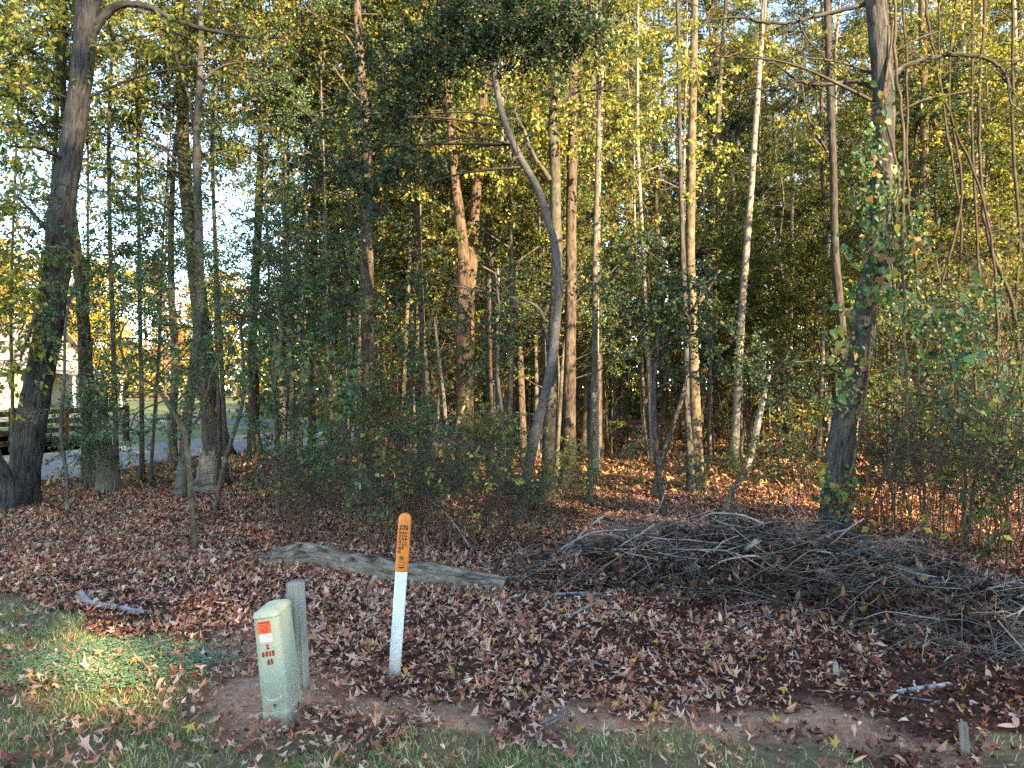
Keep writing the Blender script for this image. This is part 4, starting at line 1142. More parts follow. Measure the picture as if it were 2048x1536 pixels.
vine('climbing_vine', 'leafy green and yellow vine climbing the deeply ridged leaning tree', 'vine',
     [[(1690, 1070, 7.9, 7), (1700, 950, 7.85, 7), (1735, 800, 7.85, 6), (1745, 640, 7.8, 6), (1780, 500, 7.8, 6), (1790, 350, 7.8, 5), (1780, 200, 7.85, 5), (1790, 40, 7.9, 4)],
      [(1720, 1060, 7.7, 5), (1790, 850, 7.6, 5), (1815, 640, 7.5, 6), (1808, 450, 7.5, 6), (1796, 280, 7.6, 6), (1788, 100, 7.7, 6), (1795, -50, 7.8, 5)]],
     [(1745, 330, 7.75, 40, 50, 26), (1770, 420, 7.7, 60, 60, 40), (1770, 500, 7.65, 60, 50, 34), (1730, 590, 7.75, 40, 50, 18), (1700, 700, 7.75, 40, 40, 16), (1690, 790, 7.8, 35, 35, 12), (1690, 990, 7.8, 45, 45, 20), (1760, 230, 7.75, 25, 60, 10), (1650, 960, 7.8, 25, 40, 10), (1840, 470, 7.6, 40, 50, 16)], HEART, 310)
vine('climbing_vine', 'dark green leafy vine sprawling over saplings beside the ridged leaning tree', 'vine',
     [[(1930, 1120, 7.6, 8), (1928, 960, 7.6, 7), (1915, 820, 7.6, 6), (1880, 700, 7.6, 5), (1850, 600, 7.6, 4)], [(1932, 1100, 7.6, 6), (1970, 900, 7.7, 5), (2020, 760, 7.8, 4), (2060, 600, 7.8, 4)], [(1920, 850, 7.6, 4), (1840, 820, 7.5, 3), (1790, 780, 7.5, 3)]],
     [(1860, 640, 7.6, 60, 50, 34), (1930, 700, 7.5, 60, 60, 40), (2000, 780, 7.6, 60, 60, 34), (1800, 600, 7.6, 40, 40, 16), (1900, 840, 7.6, 60, 50, 24), (2010, 930, 7.5, 50, 60, 26), (1960, 1010, 7.5, 50, 50, 22), (1960, 580, 7.8, 60, 50, 18), (1980, 1120, 7.4, 40, 40, 12), (1830, 730, 7.6, 40, 40, 14)], HEART_DARK, 311)
vine('climbing_vine', 'thin vine with hanging round green leaves around the bare leaning stem by the drive', 'vine',
     [[(640, 1010, 9.0, 5), (655, 900, 9.0, 4), (640, 760, 9.0, 4), (600, 690, 9.0, 4), (540, 640, 9.0, 3), (470, 600, 9.0, 3)]],
     [(600, 720, 9.0, 60, 50, 20), (690, 790, 9.0, 35, 50, 22), (660, 850, 9.0, 40, 40, 14), (540, 690, 9.0, 50, 40, 12), (480, 760, 9.0, 40, 40, 7), (720, 950, 8.8, 40, 30, 12), (860, 960, 8.6, 40, 40, 20), (640, 920, 8.8, 40, 30, 12)], HEART_DARK, 312)
for i, stp in enumerate([[(1990, 1080, 8.4, 5), (1985, 900, 8.4, 5), (2000, 650, 8.5, 5), (1970, 400, 8.6, 5), (1890, 200, 8.7, 5), (1860, 0, 8.8, 5), (1850, -80, 8.8, 4)],
                         [(1880, 1090, 8.8, 5), (1895, 900, 8.8, 5), (1880, 640, 8.9, 5), (1920, 400, 9.0, 5), (1905, 180, 9.1, 5), (1925, -60, 9.2, 4)],
                         [(2035, 1090, 9.2, 8), (2045, 800, 9.2, 8), (2020, 600, 9.2, 8), (1985, 450, 9.3, 7), (1960, 250, 9.4, 6), (1975, -60, 9.5, 6)],
                         [(1965, 1060, 10.2, 5), (1950, 800, 10.2, 5), (1960, 560, 10.3, 5), (1940, 300, 10.4, 5), (1950, -60, 10.5, 4)],
                         [(1810, 1040, 9.6, 5), (1820, 800, 9.6, 4), (1835, 600, 9.7, 5), (1815, 400, 9.7, 5), (1825, 200, 9.8, 5), (1810, -60, 9.9, 4)],
                         [(2040, 1010, 11, 6), (2020, 800, 11, 6), (2040, 500, 11, 6), (2018, 260, 11, 6), (2030, -60, 11, 5)],
                         [(1905, 1000, 11.5, 5), (1900, 700, 11.5, 5), (1925, 450, 11.5, 5), (1885, 200, 11.6, 4), (1880, -60, 11.7, 4)]]):
    vine('hanging_vine', 'bare grey woody vine hanging from treetops to the ground by the sprawling vine', 'vine', [stp], [], HEART, 320 + i, (.62, .6, .55), 'bare vines hanging by the sprawling vine')

# ------------------------------------------------------------------ brush pile
rng = np.random.default_rng(60)
RIDGE = np.array([(.45, 6.6), (1.4, 6.6), (2.3, 6.35), (2.8, 5.7), (3.05, 5.1), (3.8, 4.75), (4.6, 4.6)])


def pile_spot(spread=.42):
    t = rng.uniform(0, len(RIDGE) - 1.001)
    i = int(t)
    p = RIDGE[i] * (1 - (t - i)) + RIDGE[i + 1] * (t - i)
    return p + rng.normal(0, spread, 2) * (1.0, .85), t


pile = thing('brush_pile', 'heaped brush pile of grey cut branches and dead leaves below the ridged leaning tree', 'brush pile', (2.3, 6.4, 0))
PB = V3(2.3, 6.4, 0)
M_STICK = bark_mat('grey_stick', (.17, .155, .15), (.40, .375, .36), (.46, .44, .43), 60, 16, .3, .004)
stick_meshes = []
for k in range(30):
    L = rng.uniform(.5, 1.5)
    t = np.linspace(-.5, .5, 6)
    bend = rng.normal(0, .35) if k % 3 else rng.normal(0, .9)
    p = np.stack([t * L, bend * L * (t ** 2 - .25) + rng.normal(0, .012, 6), rng.normal(0, .1) * L * (t ** 2 - .25) + rng.normal(0, .012, 6)], -1)
    r = rng.choice([.0035, .005, .006, .009, .013], p=[.42, .32, .16, .07, .03])
    mb = MB()
    tube(mb, catmull(p, 2), np.linspace(r, r * .45, 11), 5, np.array([1, .94, .87]) * rng.uniform(.35, 1.35), 0, seed=k)
    if k % 2 == 0:
        for _ in range(3):
            i = rng.integers(1, 5)
            e = p[i] + rand_dir(rng, 1)[0] * V3(1, 1, .4) * rng.uniform(.12, .35)
            tube(mb, [p[i], (p[i] + e) / 2 + rng.normal(0, .015, 3), e], [r * .6, r * .45, r * .25], 4, np.ones(3) * rng.uniform(.5, 1.2), 0, cap=False)
    stick_meshes.append(mb.mesh('branch', [M_STICK]))
for k in range(285):
    c, t = pile_spot()
    x, y = c
    if y < 4.35:
        continue
    z = gz(x, y) + mound(x, y) * rng.uniform(.75, 1.22) + rng.uniform(.0, .07)
    slope = (mound(x + .15, y) - mound(x - .15, y)) / .3
    yaw = rng.normal(-.25 if t > 2 else 0, .65) + (math.pi if rng.random() < .5 else 0)
    link('branch', stick_meshes[rng.integers(30)], pile, V3(x, y, z) - PB, (rng.uniform(0, 6.28), -math.cos(yaw) * math.atan(slope) + rng.normal(0, .32), yaw), rng.uniform(.42, .95))
mb = MB()
for k in range(3000):
    c, t = pile_spot(.45)
    x, y = c
    if y < 4.2:
        continue
    L = rng.uniform(.15, .8)
    a = rng.normal(-.2, 1.0)
    dv = V3(math.cos(a), math.sin(a), rng.normal(0, .22)) * L / 2
    p = V3(x, y, float(gz(x, y)) + float(mound(x, y)) * rng.uniform(.6, 1.28) + rng.uniform(-.02, .06))
    r = rng.uniform(.0011, .0028)
    sag = V3(rng.normal(0, .3), rng.normal(0, .3), abs(rng.normal(0, .28))) * L
    e0, e1 = p - dv, p + dv
    for e in (e0, e1):
        e[2] = max(e[2], float(gz(e[0], e[1])) + .004)
    tube(mb, [e0, p + sag * .6, p + sag * .5 + dv * .4, e1], [r, r, r * .8, r * .4], 3, np.array([1.0, .91, .81]) * rng.uniform(.18, .85) * (1.5 if rng.random() < .15 else 1), 0, cap=False)
tag(mb.build('twigs', M_STICK, pile, -PB), 'fine grey twigs', None, None, 'stuff')
mb = MB()
n = 21000
pp = np.array([pile_spot(.4)[0] for _ in range(n)])
sel = pp[:, 1] > 4.7
x, y = pp[sel, 0], pp[sel, 1]
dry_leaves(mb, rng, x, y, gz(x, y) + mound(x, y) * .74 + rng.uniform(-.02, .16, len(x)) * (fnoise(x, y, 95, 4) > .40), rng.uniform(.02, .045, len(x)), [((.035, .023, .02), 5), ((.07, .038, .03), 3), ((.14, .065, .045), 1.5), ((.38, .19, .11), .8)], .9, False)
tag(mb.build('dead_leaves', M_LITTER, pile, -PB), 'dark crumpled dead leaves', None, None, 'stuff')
# earth and rotted debris under the sticks
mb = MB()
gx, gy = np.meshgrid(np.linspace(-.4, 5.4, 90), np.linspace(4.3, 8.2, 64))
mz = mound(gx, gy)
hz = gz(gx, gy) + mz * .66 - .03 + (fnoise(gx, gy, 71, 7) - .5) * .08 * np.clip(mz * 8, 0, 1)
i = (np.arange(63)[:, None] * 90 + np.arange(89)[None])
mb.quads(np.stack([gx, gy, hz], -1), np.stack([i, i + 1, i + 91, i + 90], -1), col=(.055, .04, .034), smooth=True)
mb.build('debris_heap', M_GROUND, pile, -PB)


# ------------------------------------------------------------------ fallen log and loose sticks
M_LOG = bark_mat('rotting_log_bark', (.025, .02, .017), (.42, .37, .32), (.46, .43, .39), 20, 6, 1.0, .05)
def stick(name, label, cat, pts, rad, mat, tint, seed, group=None, sides=9, relief=.1, ridges=6, jag=True, sub=6):
    rng = np.random.default_rng(seed)
    pts = np.array(pts, float)
    base = V3(pts[:, 0].mean(), pts[:, 1].mean(), 0)
    q = catmull(np.hstack([pts - base, np.asarray(rad, float)[:, None]]), sub)
    mb = MB()
    tube(mb, q[:, :3], q[:, 3], sides, tint, 0, relief, ridges, seed)
    if jag:
        for e, r, dv in ((q[0, :3], q[0, 3], unit(q[0, :3] - q[1, :3])), (q[-1, :3], q[-1, 3], unit(q[-1, :3] - q[-2, :3]))):
            for _ in range(5):
                s = e + rng.normal(0, .35, 3) * r
                tube(mb, [s - dv * r, s + dv * r * rng.uniform(.3, 1.2) + rng.normal(0, .15, 3) * r], [r * .45, r * .08], 4, np.array(tint) * 1.35, 0)
    o = mb.build(name, mat, None, base)
    return tag(o, label, cat, group)


def gp(px, py, lift):
    g = G(px, py)
    return V3(g[0], g[1], float(gz(g[0], g[1])) + lift)


lp = [(548, 1140, .10), (600, 1140, .105), (660, 1147, .10), (740, 1160, .098), (800, 1166, .098), (860, 1170, .10), (940, 1177, .098), (1012, 1182, .09)]
stick('fallen_log', 'long weathered grey log with a torn tan end lying behind the white marker pole', 'log', [gp(a, b, r * .72) for a, b, r in lp], [r * q for (*_, r), q in zip(lp, (.95, 1.28, 1.12, 1.22, 1.08, 1.25, 1.12, 1.0))], M_LOG, (.85, .76, .68), 401, None, 48, .34, 11, True, 18)
stick('fallen_branch', 'curved bleached branch lying on leaves by the clover patch', 'branch', [gp(165, 1196, .05), gp(178, 1208, .035), gp(200, 1216, .03), gp(235, 1220, .03), gp(270, 1224, .025), gp(302, 1224, .02)], [.02, .024, .022, .02, .018, .014], M_GREY, (1.3, 1.3, 1.3), 402)
stick('fallen_branch', 'short white peeled branch lying in dark leaves below the brush pile', 'branch', [gp(1790, 1394, .02), gp(1830, 1389, .025), gp(1865, 1384, .025), gp(1896, 1380, .03)], [.011, .014, .014, .013], M_GREY, (1.75, 1.7, 1.6), 403)
stick('fallen_branch', 'thick cut grey branch end sticking up out of the brush pile', 'branch', [P(1475, 1112, 6.5), P(1490, 1100, 6.45), P(1513, 1081, 6.4)], [.026, .026, .024], M_DEAD, (1.5, 1.5, 1.45), 404)
stick('fallen_branch', 'reddish brown bent branch poking up from the brush pile', 'branch', [P(1212, 1096, 6.8), P(1196, 1078, 6.8), P(1180, 1062, 6.8), P(1174, 1048, 6.8)], [.017, .016, .014, .012], M_TWIG, (1.6, 1.1, .9), 405)
stick('fallen_branch', 'grey curved branch standing out above the brush pile', 'branch', [P(1478, 1100, 7.2), P(1488, 1072, 7.2), P(1490, 1050, 7.2), P(1484, 1034, 7.2)], [.014, .013, .012, .009], M_GREY, (.9, .9, .9), 406)
stick('fallen_branch', 'long pale branch slanting across the front of the brush pile', 'branch', [gp(1090, 1278, .04), P(1110, 1258, 5.4), P(1150, 1225, 5.45), P(1190, 1205, 5.5)], [.012, .012, .010, .006], M_GREY, (1.2, 1.1, .95), 407)
stick('fallen_branch', 'long grey branch lying level along the brush pile top', 'branch', [P(1110, 1188, 5.9), P(1190, 1186, 5.95), P(1240, 1196, 6.0), P(1300, 1206, 6.0), P(1345, 1210, 6.0)], [.012, .014, .014, .012, .008], M_GREY, (1.05, 1.02, 1), 408)
stick('fallen_branch', 'thin bleached branch leaning out of the shrubs behind the fallen log', 'branch', [P(945, 1102, 7.6), P(915, 1055, 7.8), P(885, 1020, 8.0), P(850, 990, 8.2)], [.006, .008, .009, .007], M_GREY, (1.3, 1.3, 1.25), 409)
stick('fallen_branch', 'dark low branch lying in leaves behind the shrubs', 'branch', [gp(660, 1012, .05), gp(700, 1018, .05), gp(740, 1015, .06), gp(790, 1010, .05)], [.02, .025, .022, .015], M_OAK, (.5, .5, .5), 410)
stick('fallen_branch', 'broken forked stub propped against the fallen log', 'branch', [gp(735, 1196, .0), P(742, 1172, 6.25), P(752, 1150, 6.3)], [.02, .022, .02], M_DEAD, (1.3, 1.25, 1.2), 411)
stick('wooden_stub', 'short grey cut stub standing in leaves beside the verge grass', 'stub', [gp(1928, 1514, -.03), gp(1926, 1514, .06), gp(1923, 1514, .15)], [.021, .019, .017], M_DEAD, (1.0, 1.0, .95), 412, sides=14)
stick('wooden_stub', 'jagged rotten stub in leaves below the brush pile', 'stub', [gp(1672, 1362, -.02), gp(1670, 1362, .05), gp(1668, 1362, .10)], [.022, .018, .012], M_DEAD, (.95, .95, .9), 413, sides=12)
stick('fallen_branch', 'slim pale stick propped at an angle by the jagged rotten stub', 'branch', [gp(1622, 1362, .0), P(1606, 1335, 4.5), P(1588, 1300, 4.6)], [.005, .006, .005], M_GREY, (1.4, 1.3, 1.2), 414)
stick('fallen_branch', 'slim pale stick leaning near the white peeled branch', 'branch', [gp(1842, 1366, .0), P(1868, 1340, 4.45), P(1896, 1312, 4.5)], [.004, .005, .005], M_GREY, (1.4, 1.35, 1.3), 415)
rng = np.random.default_rng(65)
for k in range(34):
    d = math.sqrt(rng.uniform(3.4 ** 2, 9 ** 2))
    x = d * rng.uniform(-.6, .66)
    if grass_w(x, d) > .3 or abs(x + 1.2) < .3 and d < 4.6 or mound(x, d) > .08:
        continue
    a, L = rng.uniform(0, 3.14), rng.uniform(.1, .38)
    dv = V3(math.cos(a), math.sin(a), 0) * L
    p = V3(x, d, float(gz(x, d)) + .03)
    stick('ground_twig', 'thin loose twig lying on fallen leaves', 'twig', [p - dv, p + rng.normal(0, .03, 3) * (1, 1, .1), p + dv], [.005, .0045, .003], M_STICK, np.ones(3) * rng.uniform(.5, 1.1), 500 + k, 'loose twigs on the fallen leaves', 5, 0, 6, False, 4)

# ------------------------------------------------------------------ lettering
def glyphs(text, size, bold=.0, spacing=1.0):
    """Flat triangles of a line of text, centred on the origin (x across, y up)."""
    cu = bpy.data.curves.new('t', 'FONT')
    cu.body = text
    cu.size = size
    cu.align_x = 'CENTER'
    cu.align_y = 'CENTER'
    cu.offset = bold
    cu.space_character = spacing
    cu.resolution_u = 3
    ob = bpy.data.objects.new('t', cu)
    me = ob.to_mesh()
    me.calc_loop_triangles()
    v = np.array([p.co[:] for p in me.vertices])
    t = np.array([q.vertices[:] for q in me.loop_triangles])
    ob.to_mesh_clear()
    bpy.data.objects.remove(ob)
    bpy.data.curves.remove(cu)
    c = (v[:, :2].max(0) + v[:, :2].min(0)) / 2
    return v[:, :2] - c, t


def grid_fill(v, t, step):
    """Split long triangles so that a flat shape can be wrapped round a pipe."""
    v, t = [tuple(p) for p in v], [tuple(q) for q in t]
    for _ in range(3):
        out, mid = [], {}
        for a, b, c in t:
            e = [(abs(v[a][0] - v[b][0]), a, b, c), (abs(v[b][0] - v[c][0]), b, c, a), (abs(v[c][0] - v[a][0]), c, a, b)]
            w, p, q, r = max(e)
            if w <= step:
                out.append((a, b, c))
                continue
            k = (min(p, q), max(p, q))
            if k not in mid:
                mid[k] = len(v)
                v.append(((v[p][0] + v[q][0]) / 2, (v[p][1] + v[q][1]) / 2))
            out += [(p, mid[k], r), (mid[k], q, r)]
        t = out
    return np.array(v), np.array(t)


def plain(name, col, rough=.5, c2=None, scale=30, bump=.0, spots=None):
    return noise_mat(name, col, c2 or tuple(min(1, q * 1.12) for q in col), scale, rough, bump, .002, 4, False, .4, None, spots)


def muddy(m, top, col=(.30, .19, .13)):
    nt = m.node_tree
    n, l = nt.nodes, nt.links
    bs = n['Principled BSDF']
    src = bs.inputs['Base Color'].links[0].from_socket
    tc = n.new('ShaderNodeTexCoord')
    sep = n.new('ShaderNodeSeparateXYZ')
    l.new(tc.outputs['Object'], sep.inputs[0])
    no = n.new('ShaderNodeTexNoise')
    no.inputs['Scale'].default_value = 28
    no.inputs['Detail'].default_value = 5
    l.new(tc.outputs['Object'], no.inputs['Vector'])
    mr = n.new('ShaderNodeMapRange')
    mr.inputs['From Min'].default_value = top
    mr.inputs['From Max'].default_value = 0
    l.new(sep.outputs['Z'], mr.inputs['Value'])
    mu = n.new('ShaderNodeMath')
    mu.operation = 'MULTIPLY'
    l.new(mr.outputs[0], mu.inputs[0])
    rp = ramp(n, [(.35, (0, 0, 0)), (.7, (1, 1, 1))])
    l.new(no.outputs['Fac'], rp.inputs[0])
    l.new(rp.outputs[0], mu.inputs[1])
    mx = n.new('ShaderNodeMix')
    mx.data_type = 'RGBA'
    mx.inputs['B'].default_value = (*col, 1)
    l.new(mu.outputs[0], mx.inputs['Factor'])
    l.new(src, mx.inputs['A'])
    l.new(mx.outputs['Result'], bs.inputs['Base Color'])
    return m


M_PLASTIC = plain('sage_green_plastic', (.30, .345, .265), .5, (.38, .42, .335), 9, .05, (5, (.36, .33, .20)))
M_DECAL = plain('orange_red_sticker', (.78, .10, .035), .5)
M_WHITE = plain('white_sticker', (.74, .76, .78), .5)
muddy(M_PLASTIC, .22)
M_INK = plain('black_ink', (.018, .014, .014), .6)
M_INKRED = plain('faded_brown_ink', (.17, .035, .02), .6)
M_STEEL = plain('dark_steel', (.06, .055, .05), .4)
M_PVC = plain('white_pvc', (.70, .75, .80), .38, (.80, .83, .85), 14, .03, (22, (.55, .55, .53)))
muddy(M_PVC, .16)
M_ORANGE = plain('orange_plastic', (.80, .21, .035), .45, (.88, .27, .05), 12, .03)
M_POST = bark_mat('weathered_post', (.13, .125, .11), (.40, .385, .34), (.33, .34, .29), 70, 2.2, .7, .006)

# ------------------------------------------------------------------ utility pedestal
pz = float(gz(-1.165, 3.85))
ped = thing('utility_pedestal', 'sage green plastic cable pedestal with orange and white stickers leaning by a wooden post', 'pedestal', (-1.150, 3.665, pz), (math.radians(-2.0), math.radians(-7.2), math.radians(2)))
PW, PD = .065, .142       # half width, half depth


def plan(w, dpt, r, n=7):
    out = []
    for cx, cy, a0 in ((w - r, -dpt + r, -90), (w - r, dpt - r, 0), (-w + r, dpt - r, 90), (-w + r, -dpt + r, 180)):
        for k in range(n):
            a = math.radians(a0 + 90 * k / (n - 1))
            out.append((cx + r * math.cos(a), cy + r * math.sin(a)))
    return np.array(out)


def loft(mb, rows, capb=True, capt=True, **k):
    """rows: (half width, half depth, corner radius, z, y shift)."""
    rings = [np.column_stack([plan(w, dd, r) + (0, PD + ys), np.full(28, z)]) for w, dd, r, z, ys in rows]
    v = np.vstack(rings)
    q = [(a * 28 + j, a * 28 + (j + 1) % 28, (a + 1) * 28 + (j + 1) % 28, (a + 1) * 28 + j) for a in range(len(rows) - 1) for j in range(28)]
    mb.quads(v, q, smooth=True, **k)
    for ring, flip, on in ((rings[0], True, capb), (rings[-1], False, capt)):
        if on:
            c = ring.mean(0)
            vv = np.vstack([ring, c])
            t = [(j, (j + 1) % 28, 28) if not flip else ((j + 1) % 28, j, 28) for j in range(28)]
            mb.add(vv, t, smooth=False, **k)
    return mb


loft(MB(), [(PW * 1.02, PD * 1.0, .034, -.06, 0), (PW * 1.05, PD * 1.02, .034, .03, 0), (PW * 1.06, PD * 1.03, .035, .044, 0), (PW * 1.02, PD * 1.0, .034, .050, 0)]).build('base', M_PLASTIC, ped)
loft(MB(), [(PW * .985, PD * .975, .034, .050, 0), (PW * 1.0, PD * .99, .035, .058, 0), (PW * 1.0, PD * .985, .035, .20, 0), (PW * .985, PD * .965, .034, .36, .002), (PW * .965, PD * .94, .033, .497, .004)], True, True).build('body', M_PLASTIC, ped)
loft(MB(), [(PW * .975, PD * .95, .034, .4975, .004), (PW * 1.015, PD * .985, .036, .500, .004), (PW * 1.015, PD * .985, .036, .507, .004), (PW * .97, PD * .95, .034, .517, .005), (PW * .80, PD * .84, .030, .528, .008), (PW * .45, PD * .6, .024, .535, .012)]).build('cap', M_PLASTIC, ped)


def yfront(z):
    """Front face of the body at height z."""
    return float(np.interp(z, [.058, .20, .36, .497], [PD - PD * .99, PD - PD * .985, PD - PD * .965 + .002, PD - PD * .94 + .004]))


def decal(name, mat, x0, x1, z0, z1, off, parent):
    xs_ = np.linspace(x0, x1, 5)
    v, q = [], []
    for z in (z0, z1):
        for x in xs_:
            v.append((x, yfront(z) - off, z))
    for x in xs_:      # thickness behind
        v.append((x, yfront(z0) - off + .0006, z0))
    q = [(i, i + 1, i + 6, i + 5) for i in range(4)] + [(10 + i, 11 + i, i + 1, i) for i in range(4)]
    return MB().quads(v, q).build(name, mat, parent)


def front_text(name, text, size, x, z, off, mat, parent, bold=.0, sx=1.0):
    v, t = glyphs(text, size, bold)
    vv = np.stack([v[:, 0] * sx + x, [yfront(z + q) - off for q in v[:, 1]], z + v[:, 1]], -1)
    return MB().add(vv, t).build(name, mat, parent)


d1 = decal('warning_sticker', M_DECAL, -.041, .024, .424, .486, .0012, ped)
front_text('lettering', 'WARNING', .0105, -.008, .478, .0022, M_INK, d1, .0003)
for k in range(7):       # lines of print too small to read in the photograph
    zz_, w_ = .4675 - k * .006, (.024, .021, .025, .019, .024, .022, .015)[k]
    yy_ = yfront(zz_) - .0022
    MB().quads([(-.008 - w_, yy_, zz_ - .0011), (-.008 + w_, yy_, zz_ - .0011), (-.008 + w_, yy_, zz_ + .0011), (-.008 - w_, yy_, zz_ + .0011)], [(0, 1, 2, 3)]).build('fine_print', M_INKRED, d1)
d2 = decal('utility_sticker', M_WHITE, -.033, .026, .386, .4235, .0012, ped)
zig = [(-.006, .408), (-.002, .417), (.003, .417), (.007, .404), (.011, .404), (.014, .414), (.017, .407), (.020, .413), (.023, .409)]
mb = MB()
for (a, b), (c, e) in zip(zig[:-1], zig[1:]):
    dv = unit(V3(c - a, 0, e - b)) * .0009
    nn = V3(-dv[2], 0, dv[0])
    mb.quads([V3(a, yfront(b) - .0022, b) + nn, V3(a, yfront(b) - .0022, b) - nn, V3(c, yfront(e) - .0022, e) - nn, V3(c, yfront(e) - .0022, e) + nn], [(0, 1, 2, 3)])
mb.build('logo', M_INK, d2)
mb = MB()
for a, b in ((-.010, -.002), (0, .008), (.010, .018)):
    mb.quads([(a, yfront(.392) - .0022, .391), (b, yfront(.392) - .0022, .391), (b, yfront(.392) - .0022, .393), (a, yfront(.392) - .0022, .393)], [(0, 1, 2, 3)])
mb.build('fine_print', M_INK, d2)
for txt, cx, z in (('L', .001, .362), ('6', -.0245, .328), ('0', -.0075, .328), ('1', .0085, .328), ('5', .0235, .328), ('6', -.003, .288), ('5', .013, .288)):
    tg = decal('number_tag', M_DECAL, cx - .0062, cx + .0062, z - .0120, z + .0120, .0012, ped)
    front_text('numeral', txt, .034, cx, z, .0024, M_INK, tg, .0013, .74)
# grip recess and lock
mb = MB()
th = np.linspace(0, math.pi, 12)
v = np.vstack([np.stack([np.cos(th) * .040 + .003, np.full(12, yfront(.12) - .0015), .124 - np.sin(th) * .022], -1), np.stack([np.cos(th) * .033 + .003, np.full(12, yfront(.12) + .001), .121 - np.sin(th) * .014], -1)])
mb.quads(v, [(i + 1, i, 12 + i, 13 + i) for i in range(11)], smooth=True)
mb.add(np.vstack([v[12:], [(.003, yfront(.12) + .001, .121)]]), [(i + 1, i, 12) for i in range(11)])
mb.build('grip', plain('pale_plastic', (.55, .58, .52), .5), ped)  # crescent grip in a paler tone than the body
mb = MB()
tube(mb, [(.004, yfront(.08) + .004, .078), (.004, yfront(.08) - .003, .078)], [.008, .007], 14, (1, 1, 1), 0, smooth=False)
mb.build('lock', M_STEEL, ped)

# wooden post behind it
mb = MB()
b0, b1 = V3(-1.150, 4.11, float(gz(-1.15, 4.11)) - .1), V3(-1.178, 4.09, .585)
q = catmull([b0, (b0 + b1) / 2, b1 - V3(0, 0, .006), b1], 8)
tube(mb, q, np.r_[np.full(len(q) - 8, .0505), np.linspace(.0505, .047, 8)], 36, (1, 1, 1), 0, .03, 18, 600, True, True)
post = mb.build('wooden_post', M_POST)
post.data.attributes['col']
tag(post, 'round weathered grey wooden post standing behind the green pedestal', 'post')

# ------------------------------------------------------------------ cable marker post
m0 = V3(-.677, 4.32, float(gz(-.677, 4.32)))
tilt = math.atan2(.064, .953)
mk = thing('cable_marker', 'white marker pole with an orange buried cable warning cap in the leaf litter', 'marker post', m0, (0, tilt, 0))
MR = .0345
mb = MB()
tube(mb, [(0, 0, -.12), (0, 0, .3), (0, 0, .66)], [MR, MR, MR], 36)
mb.build('pole', M_PVC, mk)
mb = MB()
zc = np.concatenate([[.618, .622], np.linspace(.64, .915, 6), .915 + .0365 * np.sin(np.radians([20, 40, 58, 72, 83, 89]))])
rc = np.concatenate([[MR + .001, MR + .0022], np.full(6, MR + .0022), (MR + .0022) * np.cos(np.radians([20, 40, 58, 72, 83, 89]))])
tube(mb, [(0, 0, z) for z in zc], rc, 40)
mcap = mb.build('cap', M_ORANGE, mk)
FRONT = math.atan2(-4.32, .677) - .17      # printed side, turned a little away from the road edge


def wrap(name, v, t, mat, z, u=0.0, rot=0, off=.0032):
    if rot:
        v = np.stack([v[:, 1], -v[:, 0]], -1)
    v, t = grid_fill(v + (u, 0), t, .006)
    a = FRONT + v[:, 0] / MR
    r = MR + off
    return MB().add(np.stack([np.cos(a) * r, np.sin(a) * r, z + v[:, 1]], -1), t).build(name, mat, mcap)


wrap('lettering', *glyphs('CABLE', .0155, .0006), M_INK, .882, .002)
rect = lambda w, h: (np.array([(-w / 2, -h / 2), (w / 2, -h / 2), (w / 2, h / 2), (-w / 2, h / 2)]), np.array([(0, 1, 2), (0, 2, 3)]))
wrap('rule', *rect(.044, .0016), M_INK, .8735, .002)
wrap('arrow', np.array([(0, -.004), (.008, 0), (0, .004)]), np.array([(0, 1, 2)]), M_INK, .8735, .022)
wrap('arrow', np.array([(0, .004), (-.008, 0), (0, -.004)]), np.array([(0, 1, 2)]), M_INK, .8735, -.018)
wrap('lettering', *glyphs('ROUTE', .0155, .0006), M_INK, .864, .002)


def column(text, size, u, ztop, step, mat, bold=.0007):
    for k, ch in enumerate(text):
        v, t = glyphs(ch, size, bold)
        wrap('lettering', v, t, mat, ztop - k * step, u)


column('CABLE', .0185, .0185, .842, .0165, M_INK)
column('BURIED', .0200, .0035, .842, .0172, M_INK)
column('WARNING', .0190, -.0165, .842, .0178, M_INKRED, .0012)
for du, w, h, z in ((-.0255, .0012, .136, .789), (-.0075, .0012, .136, .789), (-.0165, .019, .0012, .857), (-.0165, .019, .0012, .721)):
    wrap('outline', *rect(w, h), M_INKRED, z, du)
th = np.linspace(0, 2 * math.pi, 24, endpoint=False)
ring = np.vstack([np.stack([np.cos(th), np.sin(th)], -1) * .0115, np.stack([np.cos(th), np.sin(th)], -1) * .0088])
rt = [(i, (i + 1) % 24, 24 + (i + 1) % 24) for i in range(24)] + [(i, 24 + (i + 1) % 24, 24 + i) for i in range(24)]
wrap('no_digging_symbol', ring, np.array(rt), M_INK, .700, .001)
wrap('no_digging_symbol', np.array([(-.008, .006), (-.006, .008), (.008, -.006), (.006, -.008)]), np.array([(0, 1, 2), (0, 2, 3)])[:, ::-1], M_INK, .700, .001)
wrap('no_digging_symbol', np.array([(-.005, -.006), (.001, -.006), (.003, .001), (-.001, .007), (-.006, .002)]), np.array([(0, 1, 2), (0, 2, 3), (0, 3, 4)]), M_INK, .700, .001)
for z, w in ((.682, .033), (.677, .031), (.672, .032)):
    for k in range(5):
        wrap('fine_print', *rect(w / 6.4, .0022), M_INKRED, z, .001 + (k - 2) * w / 5)
for k in range(6):
    wrap('fine_print', *rect(.0055, .0038), M_INK, .660, .001 + (k - 2.5) * .0068)
wrap('fine_print', *rect(.026, .0075), M_INK, .645, .004)
wrap('fine_print', *rect(.010, .0035), plain('purple_ink', (.12, .03, .16), .5), .643, -.0135)

